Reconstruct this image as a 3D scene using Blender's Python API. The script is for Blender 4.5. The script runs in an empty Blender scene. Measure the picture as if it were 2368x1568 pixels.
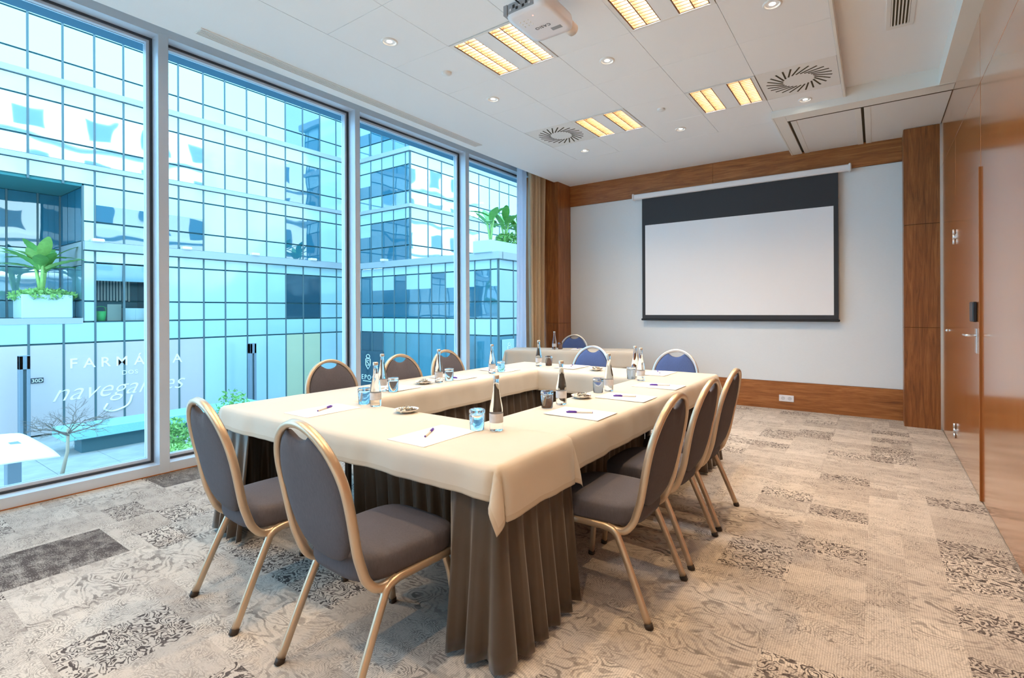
import bpy, math, random
from mathutils import Vector, Matrix
random.seed(7)
PI = math.pi
sc = bpy.context.scene
COL = sc.collection

# ---------------------------------------------------------------- camera, world, exposure
cam_d = bpy.data.cameras.new('camera'); cam = bpy.data.objects.new('camera', cam_d); COL.objects.link(cam)
sc.camera = cam
cam_d.sensor_fit = 'HORIZONTAL'; cam_d.sensor_width = 36.0
cam_d.lens = 36.0 * 1151.82 / 2368.0
cam_d.shift_x = (1184.0 - 1250.0) / 2368.0
cam_d.shift_y = (718.86 - 784.0) / 2368.0
cam_d.clip_start = 0.05; cam_d.clip_end = 300
YAW, ROLL = -0.5926143, 0.0039427
_f = Vector((math.sin(YAW), math.cos(YAW), 0)); _r = Vector((math.cos(YAW), -math.sin(YAW), 0)); _d = _f.cross(_r)
_r2 = _r * math.cos(ROLL) + _d * math.sin(ROLL); _d2 = _d * math.cos(ROLL) - _r * math.sin(ROLL)
_m = Matrix((_r2, -_d2, -_f)).transposed()
cam.matrix_world = Matrix.Translation((0, 0, 1.30)) @ _m.to_4x4()

w = bpy.data.worlds.new('sky'); sc.world = w; w.use_nodes = True
bg = w.node_tree.nodes['Background']; bg.inputs[0].default_value = (0.53, 0.79, 1.0, 1); bg.inputs[1].default_value = 2.25

sun_d = bpy.data.lights.new('sun', 'SUN'); sun_d.energy = 7.0; sun_d.angle = 0.02; sun_d.color = (1.0, 0.95, 0.86)
sun = bpy.data.objects.new('sun', sun_d); COL.objects.link(sun)
sun.rotation_euler = Vector((0.86, 0.12, -0.40)).to_track_quat('-Z', 'Y').to_euler()

vs = sc.view_settings
vs.view_transform = 'Standard'; vs.look = 'None'; vs.exposure = 1.25; vs.gamma = 1.0; vs.use_curve_mapping = False
FLUO = 62.0      # emission of the ceiling louvre lamps
SPOT = 19.0      # watts of each downlight
WARM = (1.0, 0.66, 0.34)

# ---------------------------------------------------------------- helpers
def tag(o, label=None, cat=None, group=None, kind=None):
    if label: o['label'] = label
    if cat: o['category'] = cat
    if group: o['group'] = group
    if kind: o['kind'] = kind
    return o
def empty(name, loc=(0, 0, 0), rz=0, label=None, cat=None, group=None, kind=None):
    o = bpy.data.objects.new(name, None); COL.objects.link(o); o.empty_display_size = 0.1
    o.location = loc; o.rotation_euler = (0, 0, rz)
    return tag(o, label, cat, group, kind)
def link(name, me, parent=None, loc=None, rot=None, scale=None):
    o = bpy.data.objects.new(name, me); COL.objects.link(o)
    if parent: o.parent = parent
    if loc is not None: o.location = loc
    if rot is not None: o.rotation_euler = rot
    if scale is not None: o.scale = scale
    return o
def copy_tree(o, parent=None):
    c = o.copy(); COL.objects.link(c); c.parent = parent
    for ch in o.children: copy_tree(ch, c)
    return c
class MB:
    def __init__(s): s.v = []; s.f = []; s.s = []; s.mi = []
    def add(s, vs_, fs, smooth=False, mi=0):
        b = len(s.v); s.v += [tuple(p) for p in vs_]
        for f in fs: s.f.append(tuple(i + b for i in f)); s.s.append(smooth); s.mi.append(mi)
        return s
    def box(s, x0, x1, y0, y1, z0, z1, mi=0):
        v = [(x, y, z) for z in (z0, z1) for y in (y0, y1) for x in (x0, x1)]
        return s.add(v, [(0, 2, 3, 1), (4, 5, 7, 6), (0, 1, 5, 4), (2, 6, 7, 3), (0, 4, 6, 2), (1, 3, 7, 5)], False, mi)
    def bbox(s, x0, x1, y0, y1, z0, z1, b=0.005):
        # box with chamfered edges
        xs, ys, zs = (x0, x1), (y0, y1), (z0, z1); v = []; idx = {}
        for i in (0, 1):
            for j in (0, 1):
                for k in (0, 1):
                    sx, sy, sz = (1, -1)[i], (1, -1)[j], (1, -1)[k]
                    X, Y, Z = xs[i], ys[j], zs[k]
                    for a, p in enumerate(((X, Y + sy * b, Z + sz * b), (X + sx * b, Y, Z + sz * b), (X + sx * b, Y + sy * b, Z))):
                        idx[i, j, k, a] = len(v); v.append(p)
        f = []
        for i in (0, 1):
            q = [idx[i, 0, 0, 0], idx[i, 1, 0, 0], idx[i, 1, 1, 0], idx[i, 0, 1, 0]]; f.append(q if i else q[::-1])
            q = [idx[0, i, 0, 1], idx[0, i, 1, 1], idx[1, i, 1, 1], idx[1, i, 0, 1]]; f.append(q if i else q[::-1])
            q = [idx[0, 0, i, 2], idx[1, 0, i, 2], idx[1, 1, i, 2], idx[0, 1, i, 2]]; f.append(q if i else q[::-1])
        for a in (0, 1):
            for c in (0, 1):
                f.append([idx[0, a, c, 1], idx[1, a, c, 1], idx[1, a, c, 2], idx[0, a, c, 2]])
                f.append([idx[a, 0, c, 0], idx[a, 1, c, 0], idx[a, 1, c, 2], idx[a, 0, c, 2]])
                f.append([idx[a, c, 0, 0], idx[a, c, 1, 0], idx[a, c, 1, 1], idx[a, c, 0, 1]])
                for k in (0, 1): f.append([idx[a, c, k, 0], idx[a, c, k, 1], idx[a, c, k, 2]])
        return s.add(v, f)
    def tube(s, path, prof, n0=(1, 0, 0), caps=True, smooth=True, scales=None):
        P = [Vector(p) for p in path]; T = []
        for i in range(len(P)):
            T.append(((P[min(i + 1, len(P) - 1)] - P[max(i - 1, 0)])).normalized())
        n = Vector(n0); n = (n - T[0] * n.dot(T[0])).normalized(); v = []; m = len(prof)
        for i, p in enumerate(P):
            if i:
                n = (n - T[i] * n.dot(T[i])).normalized()
            b = T[i].cross(n); k = scales[i] if scales else 1.0
            v += [p + n * (a * k) + b * (c * k) for a, c in prof]
        f = [(i * m + j, i * m + (j + 1) % m, (i + 1) * m + (j + 1) % m, (i + 1) * m + j) for i in range(len(P) - 1) for j in range(m)]
        s.add(v, f, smooth)
        if caps:
            b = len(s.v) - len(v)
            s.f.append(tuple(b + j for j in range(m))[::-1]); s.s.append(False); s.mi.append(0)
            s.f.append(tuple(b + (len(P) - 1) * m + j for j in range(m))); s.s.append(False); s.mi.append(0)
        return s
    def lathe(s, prof, n=24, c=(0, 0), smooth=True, mi=0):
        v = []; f = []
        for r, z in prof:
            for i in range(n):
                a = 2 * PI * i / n; v.append((c[0] + r * math.cos(a), c[1] + r * math.sin(a), z))
        for k in range(len(prof) - 1):
            for i in range(n):
                f.append((k * n + i, k * n + (i + 1) % n, (k + 1) * n + (i + 1) % n, (k + 1) * n + i))
        return s.add(v, f, smooth, mi)
    def grid(s, nu, nv, fn, smooth=True, mi=0):
        v = [fn(i / nu, j / nv) for j in range(nv + 1) for i in range(nu + 1)]
        f = [(j * (nu + 1) + i, j * (nu + 1) + i + 1, (j + 1) * (nu + 1) + i + 1, (j + 1) * (nu + 1) + i) for j in range(nv) for i in range(nu)]
        return s.add(v, f, smooth, mi)
    def mesh(s, name, *mats):
        me = bpy.data.meshes.new(name); me.from_pydata(s.v, [], s.f)
        me.polygons.foreach_set('use_smooth', s.s)
        if any(s.mi): me.polygons.foreach_set('material_index', s.mi)
        for m in mats: me.materials.append(m)
        me.update(); return me
    def build(s, name, mat, parent=None, loc=None, rot=None, **kw):
        mats = mat if isinstance(mat, (list, tuple)) else [mat]
        o = link(name, s.mesh(name, *mats), parent, loc, rot)
        return tag(o, **kw) if kw else o
def circ(r, n=8): return [(r * math.cos(2 * PI * i / n), r * math.sin(2 * PI * i / n)) for i in range(n)]
def rrect(w_, h_, b=0.3):
    x, y = w_ / 2, h_ / 2; c = min(x, y) * b
    return [(x, -y + c), (x, y - c), (x - c, y), (-x + c, y), (-x, y - c), (-x, -y + c), (-x + c, -y), (x - c, -y)]
def catmull(pts, n=6):
    P = [Vector(p) for p in pts]; P = [P[0] * 2 - P[1]] + P + [P[-1] * 2 - P[-2]]; out = []
    for i in range(1, len(P) - 2):
        for k in range(n):
            t = k / n; a, b, c, d = P[i - 1], P[i], P[i + 1], P[i + 2]
            out.append(0.5 * ((2 * b) + (c - a) * t + (2 * a - 5 * b + 4 * c - d) * t * t + (3 * b - a - 3 * c + d) * t ** 3))
    return out + [P[-2]]
def interp(x, tab):
    if x <= tab[0][0]: return tab[0][1]
    for (a, b), (c, d) in zip(tab, tab[1:]):
        if x <= c: return b + (d - b) * (x - a) / (c - a)
    return tab[-1][1]
def text_mesh(body, size, mat, extrude=0.001, shear=0.0, space=1.0, align='LEFT', offset=0.0):
    c = bpy.data.curves.new('t', 'FONT'); c.body = body; c.size = size; c.extrude = extrude; c.shear = shear
    c.space_character = space; c.align_x = align; c.offset = offset
    o = bpy.data.objects.new('t', c); COL.objects.link(o)
    dg = bpy.context.evaluated_depsgraph_get()
    me = bpy.data.meshes.new_from_object(o.evaluated_get(dg)); me.materials.clear(); me.materials.append(mat)
    bpy.data.objects.remove(o); bpy.data.curves.remove(c); return me
# smooth pseudo noise for cloth
def wob(x, seed=0.0): return (math.sin(x * 7.3 + seed) + 0.6 * math.sin(x * 13.1 + seed * 2.1 + 1.3) + 0.4 * math.sin(x * 23.7 + seed * 3.7)) / 2.0

# ---------------------------------------------------------------- materials
class NT:
    def __init__(s, m): s.t = m.node_tree; s.t.nodes.clear()
    def n(s, typ, props=None, **ins):
        nd = s.t.nodes.new('ShaderNode' + typ)
        for k, v in (props or {}).items(): setattr(nd, k, v)
        for k, v in ins.items():
            k2 = int(k[1:]) if k[0] == '_' and k[1:].isdigit() else k.replace('_', ' ')
            s.set(nd, k2, v)
        return nd
    def set(s, nd, k, v):
        sock = nd.inputs[k]
        if isinstance(v, bpy.types.NodeSocket): s.t.links.new(v, sock)
        elif isinstance(v, bpy.types.Node): s.t.links.new(v.outputs[0], sock)
        else:
            if hasattr(sock.default_value, '__len__') and len(sock.default_value) == 4 and len(v) == 3: v = (*v, 1)
            sock.default_value = v
    def math(s, op, a, b=0.0, c=0.0, clamp=False):
        return s.n('Math', {'operation': op, 'use_clamp': clamp}, _0=a, _1=b, _2=c).outputs[0]
    def mix(s, fac, a, b, blend='MIX'):
        nd = s.t.nodes.new('ShaderNodeMix'); nd.data_type = 'RGBA'; nd.blend_type = blend
        for i, v in ((0, fac), (6, a), (7, b)): s.set(nd, i, v)
        return nd.outputs[2]
    def ramp(s, fac, stops, interp_='LINEAR'):
        nd = s.t.nodes.new('ShaderNodeValToRGB'); s.set(nd, 0, fac); e = nd.color_ramp.elements; nd.color_ramp.interpolation = interp_
        while len(e) < len(stops): e.new(0.5)
        for el, (p, c) in zip(e, stops): el.position = p; el.color = (*c, 1) if not isinstance(c, (int, float)) else (c, c, c, 1)
        return nd.outputs[0]
    def out(s, sh): s.t.links.new(sh if isinstance(sh, bpy.types.NodeSocket) else sh.outputs[0], s.t.nodes.new('ShaderNodeOutputMaterial').inputs[0])
def newmat(name):
    m = bpy.data.materials.new(name); m.use_nodes = True; return m, NT(m)
def pmat(name, col, rough=0.5, metal=0.0, spec=0.5, noise=0.0, nscale=30.0, stretch=(1, 1, 1), bump=0.0, bscale=200.0, sheen=0.0, coat=0.0, trans=0.0, bstretch=None):
    m, t = newmat(name); c = col; tc = t.n('TexCoord')
    if noise:
        mp = t.n('Mapping', None, Vector=tc.outputs['Object'], Scale=stretch)
        nz = t.n('TexNoise', None, Vector=mp, Scale=nscale, Detail=4.0)
        c = t.mix(nz.outputs[0], tuple(max(0, x * (1 - noise)) for x in col), tuple(min(1, x * (1 + noise)) for x in col))
    p = t.n('BsdfPrincipled', None, Base_Color=c, Roughness=rough, Metallic=metal)
    p.inputs['Specular IOR Level'].default_value = spec
    if sheen: p.inputs['Sheen Weight'].default_value = sheen
    if coat: p.inputs['Coat Weight'].default_value = coat; p.inputs['Coat Roughness'].default_value = 0.08
    if trans: p.inputs['Transmission Weight'].default_value = trans
    if bump:
        v = tc.outputs['Object']
        if bstretch: v = t.n('Mapping', None, Vector=v, Scale=bstretch).outputs[0]
        bn = t.n('TexNoise', None, Vector=v, Scale=bscale, Detail=3.0)
        b = t.n('Bump', None, Height=bn.outputs[0], Strength=bump, Distance=0.01)
        t.set(p, 'Normal', b)
    t.out(p); return m
def wood(name, c0, c1, c2, axis='X', scale=1.0, rough=0.35, coat=0.2):
    m, t = newmat(name); pos = t.n('NewGeometry').outputs['Position']
    st = {'X': (1.0, 14, 14), 'Z': (14, 14, 1.0)}[axis]
    mp = t.n('Mapping', None, Vector=pos, Scale=tuple(x * scale for x in st))
    n1 = t.n('TexNoise', None, Vector=mp, Scale=1.6, Detail=6.0, Roughness=0.65, Distortion=1.2)
    mp2 = t.n('Mapping', None, Vector=pos, Scale=tuple(x * scale * (2.2 if x > 2 else 1) for x in st))
    n2 = t.n('TexNoise', None, Vector=mp2, Scale=6.0, Detail=8.0, Roughness=0.7)
    f = t.math('ADD', t.math('MULTIPLY', n1.outputs[0], 0.65), t.math('MULTIPLY', n2.outputs[0], 0.4))
    c = t.ramp(f, [(0.34, c0), (0.52, c1), (0.70, c2)])
    p = t.n('BsdfPrincipled', None, Base_Color=c, Roughness=rough)
    p.inputs['Coat Weight'].default_value = coat; p.inputs['Coat Roughness'].default_value = 0.15
    t.out(p); return m
def emat(name, col, s):
    m, t = newmat(name); t.out(t.n('Emission', None, Color=col, Strength=s)); return m
def thin_glass(name, tint, ior=1.3, rough=0.0, refl=1.0):
    m, t = newmat(name)
    tr = t.n('BsdfTransparent', None, Color=tint); gl = t.n('BsdfGlossy', None, Color=(refl, refl, refl), Roughness=rough)
    fr = t.n('Fresnel', None, IOR=ior)
    t.out(t.n('MixShader', None, _0=fr.outputs[0], _1=tr.outputs[0], _2=gl.outputs[0])); return m

M = {}
M['white_paint'] = pmat('white_paint', (0.80, 0.80, 0.79), 0.6)
M['ceiling'] = pmat('ceiling_paint', (0.86, 0.885, 0.91), 0.7)
M['ceiling_gap'] = pmat('ceiling_gap', (0.50, 0.49, 0.47), 0.9)
M['trim_white'] = pmat('trim_white', (0.82, 0.81, 0.77), 0.5)
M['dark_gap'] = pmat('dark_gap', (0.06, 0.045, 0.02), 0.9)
M['black'] = pmat('black_plastic', (0.015, 0.015, 0.018), 0.35)
M['frame_alu'] = pmat('window_aluminium', (0.62, 0.71, 0.83), 0.38, 0.15)
M['gasket'] = pmat('gasket', (0.035, 0.045, 0.06), 0.5)
M['pane'] = thin_glass('window_glass', (0.80, 0.94, 1.0), 1.18)
M['soffit'] = pmat('outer_soffit', (0.04, 0.16, 0.26), 0.6)
M['wood_far'] = wood('wood_veneer_horizontal', (0.15, 0.044, 0.010), (0.33, 0.115, 0.028), (0.52, 0.215, 0.066), 'X')
M['wood_col'] = wood('wood_veneer_vertical', (0.115, 0.034, 0.008), (0.26, 0.085, 0.020), (0.42, 0.16, 0.045), 'Z')
M['wood_right'] = wood('gloss_wood_wall', (0.32, 0.095, 0.02), (0.47, 0.165, 0.042), (0.58, 0.24, 0.075), 'Z', 0.45, 0.16, 1.0)
M['wood_edge'] = pmat('wood_edge', (0.30, 0.09, 0.012), 0.5)
M['wallcloth'] = pmat('wall_covering', (0.78, 0.83, 0.87), 0.85, noise=0.05, nscale=60, stretch=(0.5, 1, 8), bump=0.06, bscale=90, bstretch=(0.4, 1, 8))
M['chrome'] = pmat('brushed_steel', (0.72, 0.73, 0.75), 0.25, 0.9)
M['champagne'] = pmat('champagne_tube', (0.60, 0.475, 0.345), 0.36, 0.7)
M['cool_lit_tube'] = pmat('cool_lit_tube', (0.60, 0.60, 0.62), 0.34, 0.75)  # chair frame with the cool cast of window light painted in
M['rubber'] = pmat('rubber', (0.03, 0.02, 0.015), 0.6)
M['taupe'] = pmat('taupe_fabric', (0.080, 0.074, 0.088), 0.9, noise=0.22, nscale=160, stretch=(1, 1, 0.25), bump=0.15, bscale=420)
M['blue_lit_fab'] = pmat('blue_lit_fabric', (0.055, 0.095, 0.25), 0.9, noise=0.2, nscale=160, stretch=(1, 1, 0.25), bump=0.15, bscale=420)  # same chair fabric with the blue of window light painted in
M['linen'] = pmat('ivory_linen', (0.60, 0.555, 0.48), 0.75, noise=0.02, nscale=14, bump=0.03, bscale=30, sheen=0.1)
M['linen_hem'] = pmat('ivory_hem', (0.53, 0.47, 0.385), 0.75)
M['skirt'] = pmat('brown_satin', (0.046, 0.026, 0.011), 0.42, spec=0.5, noise=0.25, nscale=9, sheen=0.35)
M['table_wood'] = pmat('table_board', (0.30, 0.22, 0.15), 0.6)
M['table_leg'] = pmat('dark_table_leg', (0.035, 0.032, 0.03), 0.5)
M['paper'] = pmat('paper', (0.84, 0.83, 0.82), 0.7)
M['pen_white'] = pmat('pen_barrel', (0.72, 0.64, 0.56), 0.4)
M['pen_purple'] = pmat('pen_cap', (0.09, 0.03, 0.36), 0.35)
M['glass'] = pmat('clear_glass', (0.97, 0.99, 0.99), 0.0, trans=1.0); M['glass'].node_tree.nodes['Principled BSDF'].inputs['IOR'].default_value = 1.36
M['tumbler'] = thin_glass('tumbler_glass', (0.975, 0.985, 0.985), 1.22)
M['bottle_cap'] = pmat('bottle_cap', (0.62, 0.56, 0.50), 0.35, 0.6)
M['bottle_label'] = pmat('bottle_label', (0.60, 0.60, 0.63), 0.55, noise=0.25, nscale=40)
M['china'] = pmat('white_china', (0.84, 0.81, 0.77), 0.2)
M['sweet'] = pmat('sweet_wrapper', (0.70, 0.66, 0.58), 0.25, 0.5, noise=0.5, nscale=120)
M['sweet_dark'] = pmat('sweet_wrapper_brown', (0.10, 0.07, 0.05), 0.3, 0.3)
M['screen_black'] = pmat('screen_border', (0.032, 0.035, 0.042), 0.7)
M['screen_white'] = pmat('screen_fabric', (0.88, 0.90, 0.94), 0.8)
M['housing'] = pmat('screen_housing', (0.84, 0.84, 0.87), 0.35)
M['plastic_white'] = pmat('white_plastic', (0.80, 0.80, 0.84), 0.4)
M['plastic_grey'] = pmat('grey_plastic', (0.30, 0.31, 0.33), 0.4)
M['ink'] = pmat('grey_print', (0.07, 0.07, 0.09), 0.6)
M['drape'] = pmat('beige_drape', (0.60, 0.47, 0.31), 0.85, noise=0.06, nscale=25, sheen=0.2)
def sheer_mat():
    m, t = newmat('white_sheer'); d = t.n('BsdfDiffuse', None, Color=(0.84, 0.88, 0.95)); tl = t.n('BsdfTranslucent', None, Color=(0.84, 0.90, 1.0))
    t.out(t.n('MixShader', None, _0=0.6, _1=d.outputs[0], _2=tl.outputs[0])); return m
M['sheer'] = sheer_mat()
M['tube_lamp'] = emat('tube_lamp', (0.92, 0.97, 1.0), FLUO)
M['louvre'] = pmat('louvre_lamp_amber', (0.16, 0.075, 0.024), 0.5, 0.0, 0.2)  # warm lamp light on the louvres painted in as amber
M['spot_lamp'] = emat('spot_lamp', (1.0, 0.90, 0.74), 14.0)
M['led'] = emat('red_led', (1.0, 0.25, 0.2), 1.5)

# carpet: worn patchwork print, one block per tile
def carpet():
    m, t = newmat('patchwork_carpet'); pos = t.n('NewGeometry').outputs['Position']; oi = t.n('ObjectInfo')
    rnd = oi.outputs['Random']; rnd2 = t.math('FRACT', t.math('MULTIPLY', rnd, 7.31)); rnd3 = t.math('FRACT', t.math('MULTIPLY', rnd, 23.7))
    # patches inside the tiles
    cell = t.n('VectorMath', {'operation': 'FLOOR'}, _0=t.n('Mapping', None, Vector=pos, Scale=(3.1, 5.2, 0.0), Location=(0.13, 0.31, 0)))
    wn = t.n('TexWhiteNoise', {'noise_dimensions': '4D'}, Vector=cell, W=t.math('MULTIPLY', rnd, 0.0))
    patch = wn.outputs[0]
    # every tile and every patch shows another part of the print
    off = t.n('VectorMath', {'operation': 'MULTIPLY'}, _0=wn.outputs[1], _1=(1.5, 1.5, 0.0))
    strong = t.math('GREATER_THAN', patch, 0.86)
    p2 = t.n('VectorMath', {'operation': 'MULTIPLY_ADD'}, _0=off, _1=(1.0, 1.0, 0.0), _2=pos)
    toff = t.math('MULTIPLY', rnd, 40.0)
    # flowing contour lines, as in wood grain and paisley
    n1 = t.n('TexNoise', {'noise_dimensions': '4D'}, Vector=t.n('Mapping', None, Vector=p2, Scale=(4.2, 7.4, 0)), W=toff, Scale=1.0, Detail=1.6, Distortion=0.7)
    l1 = t.math('SINE', t.math('MULTIPLY', n1.outputs[0], 90.0))
    n2 = t.n('TexNoise', {'noise_dimensions': '4D'}, Vector=t.n('Mapping', None, Vector=p2, Scale=(13.0, 18.0, 0)), W=toff, Scale=1.0, Detail=1.2, Distortion=1.2)
    l2 = t.math('SINE', t.math('MULTIPLY', n2.outputs[0], 50.0))
    vo = t.n('TexVoronoi', {'voronoi_dimensions': '2D'}, Vector=t.n('VectorMath', {'operation': 'MULTIPLY_ADD'}, _0=n2.outputs[1], _1=(0.10, 0.10, 0.0), _2=p2), Scale=4.6, Randomness=1.0)
    l3 = t.math('SINE', t.math('MULTIPLY', vo.outputs['Distance'], 95.0))
    sel = t.math('GREATER_THAN', rnd2, 0.5)
    line = t.math('ADD', t.math('MULTIPLY', l1, sel), t.math('MULTIPLY', l3, t.math('SUBTRACT', 1.0, sel)))
    line = t.math('ADD', t.math('MULTIPLY', line, t.math('SUBTRACT', 1.0, strong)), t.math('MULTIPLY', l2, strong))
    wear = t.n('TexNoise', None, Vector=t.n('Mapping', None, Vector=pos, Scale=(55, 210, 1)), Scale=1.0, Detail=4.0, Roughness=0.7)
    wear2 = t.n('TexNoise', None, Vector=t.n('Mapping', None, Vector=pos, Scale=(9, 16, 1)), Scale=1.0, Detail=4.0, Roughness=0.65)
    ink = t.ramp(t.math('ADD', line, t.math('MULTIPLY', t.math('SUBTRACT', wear.outputs[0], 0.5), 3.2)), [(0.05, 0.0), (0.5, 1.0)])
    body = t.ramp(wear2.outputs[0], [(0.36, 0.10), (0.60, 1.0)])
    tone = t.math('ADD', 0.36, t.math('MULTIPLY', patch, 0.42))
    amt = t.math('MAXIMUM', t.math('MULTIPLY', tone, body), t.math('MULTIPLY', strong, t.ramp(wear2.outputs[0], [(0.30, 0.55), (0.50, 0.97)])))
    a = t.math('MULTIPLY', ink, amt)
    spk = t.math('MULTIPLY', t.ramp(wear.outputs[0], [(0.50, 0.0), (0.64, 1.0)]), t.ramp(wear2.outputs[0], [(0.40, 0.15), (0.62, 0.6)]))
    a = t.math('MAXIMUM', a, spk)
    dk2 = t.n('Attribute', {'attribute_type': 'OBJECT', 'attribute_name': 'dark'})
    a = t.math('MAXIMUM', a, t.math('MULTIPLY', dk2.outputs['Fac'], t.ramp(t.math('MULTIPLY', t.math('ADD', wear.outputs[0], wear2.outputs[0]), 0.5), [(0.46, 0.97), (0.60, 0.45)])))
    light = t.mix(t.math('FRACT', t.math('MULTIPLY', t.math('ADD', rnd3, patch), 3.7)), (0.52, 0.47, 0.425), (0.70, 0.65, 0.59))
    sx = t.n('SeparateXYZ', None, _0=pos)
    rib = t.math('SINE', t.math('MULTIPLY', sx.outputs[0], 2 * PI / 0.0085))
    c = t.mix(a, light, (0.055, 0.048, 0.050))
    c = t.mix(t.math('MULTIPLY', t.ramp(rib, [(0.2, 1.0), (0.75, 0.0)]), 0.28), c, (0.16, 0.13, 0.12))
    p = t.n('BsdfPrincipled', None, Base_Color=c, Roughness=1.0); p.inputs['Specular IOR Level'].default_value = 0.0
    t.out(p); return m
M['carpet'] = carpet()

# outdoors
def facade_glass(name, col, rough=0.25, gloss=0.22, wav=0.03):
    m, t = newmat(name); pos = t.n('NewGeometry').outputs['Position']
    nz = t.n('TexNoise', None, Vector=pos, Scale=0.55, Detail=1.0); b = t.n('Bump', None, Height=nz.outputs[0], Strength=wav, Distance=1.0)
    di = t.n('BsdfDiffuse', None, Color=col); gl = t.n('BsdfGlossy', None, Color=(0.9, 0.97, 1.0), Roughness=rough, Normal=b)
    t.out(t.n('MixShader', None, _0=gloss, _1=di.outputs[0], _2=gl.outputs[0])); return m
M['frosted'] = facade_glass('frosted_panel', (0.36, 0.58, 0.62), 0.16, 0.22, 0.05)
M['clear'] = facade_glass('clear_facade_glass', (0.02, 0.13, 0.20), 0.02, 0.20, 0.02)
M['mirror'] = facade_glass('mirror_facade_glass', (0.16, 0.34, 0.42), 0.03, 0.45, 0.02)
M['pinkpanel'] = facade_glass('pink_shop_panel', (0.52, 0.48, 0.50), 0.25, 0.08, 0.05)
M['bluepanel'] = facade_glass('pale_blue_panel', (0.42, 0.62, 0.70), 0.2, 0.15, 0.05)
M['tealpanel'] = facade_glass('teal_shop_glass', (0.05, 0.20, 0.27), 0.08, 0.16, 0.05)
M['darkpanel'] = facade_glass('dark_shop_panel', (0.010, 0.055, 0.085), 0.1, 0.12, 0.05)
M['yellowpanel'] = facade_glass('yellow_green_panel', (0.50, 0.56, 0.38), 0.2, 0.10, 0.05)
M['blind'] = facade_glass('roller_blind', (0.34, 0.52, 0.60), 0.3, 0.20, 0.05)
M['openglass'] = thin_glass('clear_shop_glass', (0.86, 0.95, 0.97), 1.35)
M['mullion'] = pmat('facade_mullion', (0.07, 0.13, 0.15), 0.5)
M['spandrel'] = pmat('facade_ledge', (0.36, 0.42, 0.46), 0.45, 0.2)
M['core'] = pmat('building_core', (0.05, 0.16, 0.19), 0.8)
M['recess_soffit'] = pmat('recess_soffit', (0.03, 0.20, 0.22), 0.7)
M['render_white'] = pmat('hotel_render', (0.60, 0.60, 0.60), 0.8)
M['hotel_window'] = pmat('hotel_window', (0.06, 0.10, 0.14), 0.2)
M['paving'] = pmat('grey_paving', (0.34, 0.36, 0.36), 0.8, noise=0.3, nscale=1.6)
M['paving_gap'] = pmat('paving_gap', (0.14, 0.16, 0.15), 0.9)
M['teal_tile'] = pmat('teal_mosaic', (0.24, 0.55, 0.60), 0.4, noise=0.15, nscale=25)
M['teal_dark'] = pmat('bench_plinth', (0.05, 0.14, 0.18), 0.5)
M['leaf'] = pmat('leaf_green', (0.13, 0.36, 0.08), 0.5, noise=0.35, nscale=8)
M['leaf_light'] = pmat('leaf_light_green', (0.28, 0.52, 0.15), 0.5, noise=0.3, nscale=8)
M['leaf_shrub'] = pmat('shrub_green', (0.22, 0.46, 0.13), 0.6, noise=0.5, nscale=6)
M['bark'] = pmat('bark', (0.20, 0.17, 0.15), 0.9)
M['bark_pale'] = pmat('pale_bark', (0.42, 0.36, 0.28), 0.9)
M['planter'] = pmat('planter_panel', (0.45, 0.60, 0.62), 0.5)
M['canvas'] = pmat('parasol_canvas', (0.86, 0.90, 0.90), 0.8)
M['totem'] = pmat('totem_grey', (0.20, 0.27, 0.34), 0.45, 0.2)
M['sign_white'] = pmat('sign_white', (0.86, 0.92, 0.94), 0.5)
M['lamp_white'] = pmat('floodlight_white', (0.82, 0.86, 0.88), 0.5)
M['bright_green'] = pmat('green_bin', (0.06, 0.55, 0.12), 0.5)
M['cardboard'] = pmat('cardboard', (0.42, 0.40, 0.34), 0.8)

_unit = {}
def cube(name, mat, x0, x1, y0, y1, z0, z1, parent=None):
    if mat not in _unit: _unit[mat] = MB().box(-.5, .5, -.5, .5, -.5, .5).mesh('unit_' + mat, M[mat])
    return link(name, _unit[mat], parent, ((x0 + x1) / 2, (y0 + y1) / 2, (z0 + z1) / 2), None, (x1 - x0, y1 - y0, z1 - z0))
STR = dict(kind='structure')

# ================================================================ ROOM SHELL
CH = 3.371; XR = 0.59; YF = 7.19; XW = -4.77; YN = -5.2  # near end pushed back out of view for more sun bounce
floor = MB().box(-4.98, XR + .1, YN, YF + .1, -.16, -.012).build('floor', M['ceiling_gap'], **STR)
tile_me = MB().bbox(-.2499, .2499, -.2499, .2499, -.012, 0.0, 0.0003).mesh('carpet_tile', M['carpet'])
TX0, TY0 = -3.38, 1.0
for i in range(-3, 9):
    for j in range(-13, 13):
        x0, y0 = TX0 + i * .5, TY0 + j * .5
        xa, xb, ya, yb = max(x0, XW + .012), min(x0 + .5, XR), max(y0, YN), min(y0 + .5, YF)
        if xb - xa < .03 or yb - ya < .03: continue
        o = link('carpet_tile', tile_me, floor, ((xa + xb) / 2, (ya + yb) / 2, 0), None, ((xb - xa) / .5, (yb - ya) / .5, 1))
        if (i, j) in ((-1, -1), (-1, -2)): o['dark'] = 1.0
        elif (i, j) == (-3, 1): o['dark'] = 0.9
        else: o['dark'] = 0.0

# far wall
wf = MB().box(-4.9, XR + .2, YF + .012, YF + .2, -.1, 4.0).build('wall_far', M['white_paint'], **STR)
MB().bbox(-4.23, .27, YF - .004, YF + .012, .362, 3.028, .002).build('fabric_panel', M['wallcloth'], wf)
MB().bbox(-4.23, -1.9, YF - .016, YF + .012, 3.03, CH + .02, .002).build('wood_board', M['wood_far'], wf)
MB().bbox(-1.898, .27, YF - .016, YF + .012, 3.03, CH + .02, .002).build('wood_board', M['wood_far'], wf)
bb = MB().bbox(-4.23, .27, YF - .018, YF + .012, 0, .36, .002).build('baseboard_far', M['wood_far'], **STR)
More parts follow.
